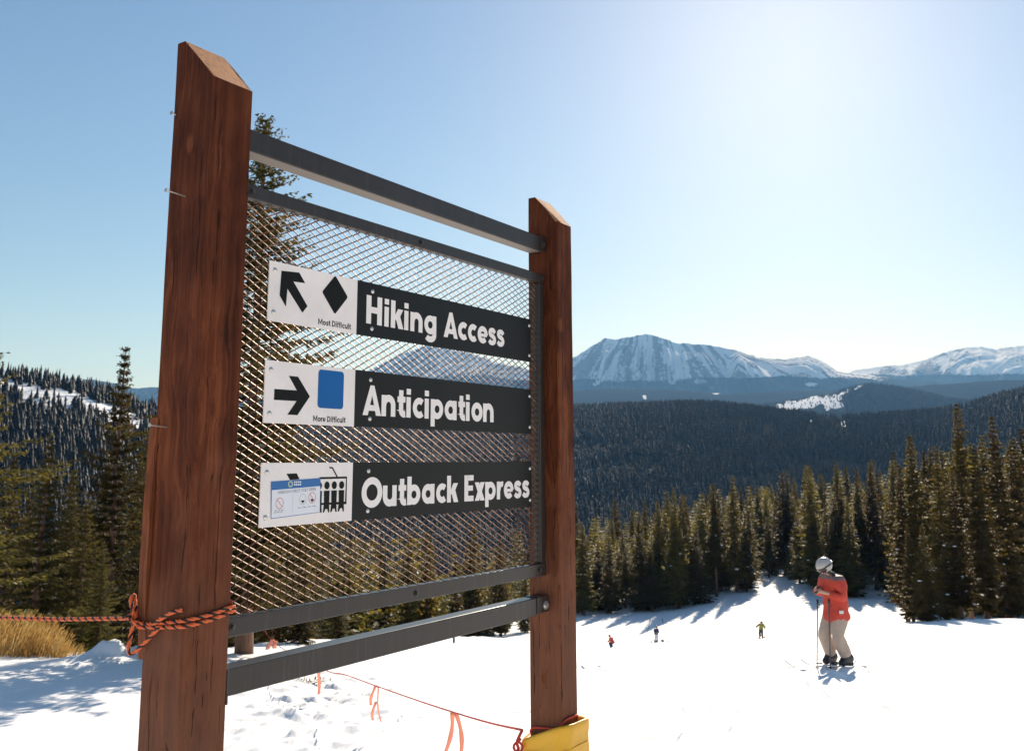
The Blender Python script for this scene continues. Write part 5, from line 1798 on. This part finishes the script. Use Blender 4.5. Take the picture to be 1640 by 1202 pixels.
def ski_pole(p0, p1, label, group, mat='pole'):
    p0, p1 = Vector(p0), Vector(p1)     # grip, tip
    root = empty('ski_pole', p1)
    tag(root, label, 'ski pole', group)
    a, b = p0 - p1, Vector((0, 0, 0))
    d = (b - a).normalized()
    tube('shaft', [a, b], [.012, .010], M[mat], root, 7)
    tube('grip', [a - d * .02, a + d * .05, a + d * .12], [.019, .016, .014], M['dark'], root, 8)
    tube('basket', [b - d * .075, b - d * .065, b - d * .055], [.008, .04, .008], M['dark'], root, 10)
    lp = [a + Vector((0, 0, 0)), a + Vector((.03, .01, -.05)), a + Vector((.02, -.02, -.11)), a + Vector((-.01, 0, -.06)), a]
    tube('strap', catmull(lp, 4), .005, M['dark'], root, 5)
    return root


def base_pose(**kw):
    J = dict(pel=(0, -.02, .92), che=(0, .02, 1.30), nek=(0, .06, 1.48), hd1=(0, .085, 1.545), hd2=(0, .10, 1.62), hd3=(0, .10, 1.70), hem=(0, -.01, .82),
             shL=(-.185, .01, 1.40), elL=(-.25, .04, 1.12), wrL=(-.19, .24, 1.05), paL=(-.18, .31, 1.05), shR=(.185, .01, 1.40), elR=(.25, .04, 1.12), wrR=(.19, .24, 1.05), paR=(.18, .31, 1.05),
             hiL=(-.10, -.02, .84), knL=(-.12, .08, .50), anL=(-.12, -.03, .11), toL=(-.12, .15, .045), hiR=(.10, -.02, .84), knR=(.12, .08, .50), anR=(.12, -.03, .11), toR=(.12, .15, .045))
    J.update(kw)
    return J


def facing(az_deg):
    """z rotation that turns local +Y to the given azimuth (0 = away from the camera, 90 = right)"""
    return -R(az_deg)


def build_people():
    # the skier standing close by
    x, d, z = hit(1338, 1069)
    hpx = 1069 - 903
    sc = (hpx / F * d * 1.0) / 1.76
    J = base_pose(pel=(0, -.06, .92), che=(0, -.02, 1.30), nek=(0, .07, 1.475), hd1=(0, .105, 1.525), hd2=(0, .145, 1.585), hd3=(0, .185, 1.65), hem=(0, -.045, .69),
                  shL=(-.165, .0, 1.345), elL=(-.255, .00, 1.10), wrL=(-.10, .21, 1.17), paL=(-.055, .275, 1.185), shR=(.165, .01, 1.345), elR=(.25, .04, 1.11), wrR=(.09, .25, 1.20), paR=(.045, .305, 1.215),
                  hiL=(-.10, -.06, .84), knL=(-.12, .06, .50), anL=(-.12, -.14, .115), toL=(-.12, .05, .045), hiR=(.10, -.05, .84), knR=(.12, .12, .50), anR=(.12, -.02, .115), toR=(.12, .17, .045))
    az = -112
    rz = facing(az)
    person((x, d, z + .018), rz, sc, 'skier in red jacket, beige trousers and pale helmet looking down at a phone', J, (M['red_jacket'], M['beige'], M['helmet'], M['dark']))
    pr = [o for o in bpy.data.objects if o.name.startswith('person') and o.get('label', '').startswith('skier in red jacket')][0]
    bm = box_geo(-.262, -.222, .02, .085, .86, .91, bev=.008)
    link('pocket_flap', bm_mesh('pocket_flap', bm), M['skiwhite'], pr)
    tube('collar', [(.09 * math.cos(a), .07 + .085 * math.sin(a), 1.475 + .02 * math.sin(a)) for a in np.linspace(0, 2 * math.pi, 17)], .026, M['dark'], pr, 6)
    T = Matrix.Translation((x, d, z + .018)) @ Matrix.Rotation(rz, 4, 'Z') @ Matrix.Scale(sc, 4)
    ph = T @ Vector((0, .315, 1.215))
    bm = box_geo(-.037, .037, -.005, .005, -.075, .075, bev=.004)
    p = link('phone', bm_mesh('phone', bm), M['pouch'])
    p.location = ph; p.rotation_euler = (R(35), 0, rz)
    tag(p, 'dark phone held in both hands by the red jacketed skier', 'phone')
    f = Vector((math.sin(R(az)), math.cos(R(az)), 0)); rt = Vector((f.y, -f.x, 0))
    for sx, off, lab in ((-1, -.02, 'white ski under the near boot of the red jacketed skier'), (1, .10, 'white ski under the far boot of the red jacketed skier')):
        q = Vector((x, d, 0)) + rt * (.12 * sx * sc) + f * off
        q.z = float(ground(q.x, q.y)) + .002
        fz = float(ground(q.x + f.x * .5, q.y + f.y * .5) - ground(q.x - f.x * .5, q.y - f.y * .5))
        ski(q, rz, 1.62, 'skiwhite', lab, 'skis of the red jacketed skier', math.atan(fz), 'dark')
    for (gx, gy, gz_), (tx, ty), lab in (((-.03, .34, 1.05), (1306, 1068), 'ski pole standing clear in front of the red jacketed skier'), ((-.16, .22, 1.07), (1327, 1062), 'ski pole hanging against the leg of the red jacketed skier')):
        g = T @ Vector((gx, gy, gz_))
        kx, kz = ray(tx, ty)
        tip = Vector((kx * g.y, g.y, 0)); tip.z = float(ground(tip.x, tip.y)) - .01
        ski_pole(g, tip, lab, 'poles of the red jacketed skier')
    for k, (oy, ox) in enumerate(((.0, -.12), (.0, .12))):
        pass
    # skier in olive riding down
    x, d, z = hit(1206, 1024)
    d = min(d, 84.0); x = x_at(1206, d); z = float(ground(x, d))
    sc = (27 / F * d) / 1.72
    J = base_pose(pel=(0.02, -.10, .86), che=(-.06, .02, 1.22), nek=(-.10, .08, 1.40), hd1=(-.11, .10, 1.46), hd2=(-.12, .12, 1.53), hd3=(-.12, .12, 1.61), hem=(0, -.08, .78), shL=(-.25, .03, 1.32), elL=(-.42, .06, 1.10), wrL=(-.44, .22, .95), paL=(-.44, .28, .92),
                  shR=(.12, .02, 1.32), elR=(.34, .0, 1.10), wrR=(.48, .14, 1.0), paR=(.52, .19, .98))
    person((x, d, z), facing(-150), sc, 'small distant skier in olive jacket riding down toward the camera', J, (M['olive'], M['skidark'], M['dark'], M['dark']), hands=True)
    for sx in (-1, 1):
        q = Vector((x, d, 0)) + Vector((.13 * sx, 0.0, 0)); q.z = float(ground(q.x, q.y))
        ski(q, facing(-150), 1.6, 'skidark', ('ski nearer the trees' if sx > 0 else 'ski nearer the sign') + ' under the distant skier in olive', 'skis of the olive skier')
    # skier crouching in red and navy
    x, d, z = hit(973, 1037)
    d = min(d, 60.0); x = x_at(973, d); z = float(ground(x, d))
    sc = (18 / F * d) / 1.15
    J = base_pose(pel=(0, -.18, .48), che=(0, .04, .80), nek=(0, .14, .96), hd1=(0, .17, 1.01), hd2=(0, .19, 1.08), hd3=(0, .19, 1.16), hem=(0, -.16, .42), shL=(-.18, .05, .90), elL=(-.27, .12, .64), wrL=(-.2, .32, .58), paL=(-.19, .38, .57), shR=(.18, .05, .90), elR=(.27, .12, .64), wrR=(.2, .32, .58), paR=(.19, .38, .57),
                  hiL=(-.1, -.16, .46), knL=(-.16, .20, .45), hiR=(.1, -.16, .46), knR=(.16, .20, .45))
    person((x, d, z), facing(-60), sc, 'tiny crouching skier in red top and navy trousers just right of the far post', J, (M['redhat'], M['navy'], M['redhat'], M['navy']))
    # pale skier
    x, d, z = hit(1043, 1029)
    d = min(d, 78.0); x = x_at(1043, d); z = float(ground(x, d))
    sc = (24 / F * d) / 1.72
    person((x, d, z), facing(160), sc, 'tiny skier in pale trousers with dark jacket in the tree shadows', base_pose(), (M['navy'], M['palewhite'], M['dark'], M['palewhite']))
    for sx in (-1, 1):
        q = Vector((x + .13 * sx, d, 0)); q.z = float(ground(q.x, q.y))
        ski(q, facing(-130 + 12 * sx), 1.6, 'skiwhite', ('right' if sx > 0 else 'left') + ' pale ski under the tiny skier in pale trousers', 'skis of the pale trousered skier', binding='dark')
        a = Vector((x + .25 * sx, d - .1, q.z + .95)); b = Vector((x + .5 * sx, d - .2, q.z))
        ski_pole(a, b, ('right' if sx > 0 else 'left') + ' pole of the tiny skier in pale trousers', 'poles of the pale trousered skier')
    # dark figure seen below the rail
    x, d, z = hit(728, 1030)
    d = min(d, 66.0); x = x_at(728, d); z = float(ground(x, d))
    person((x, d, z), facing(30), (15 / F * d) / 1.72, 'tiny dark skier seen just below the bottom rail', base_pose(), (M['skidark'], M['skidark'], M['dark'], M['dark']), hands=True)


build_people()
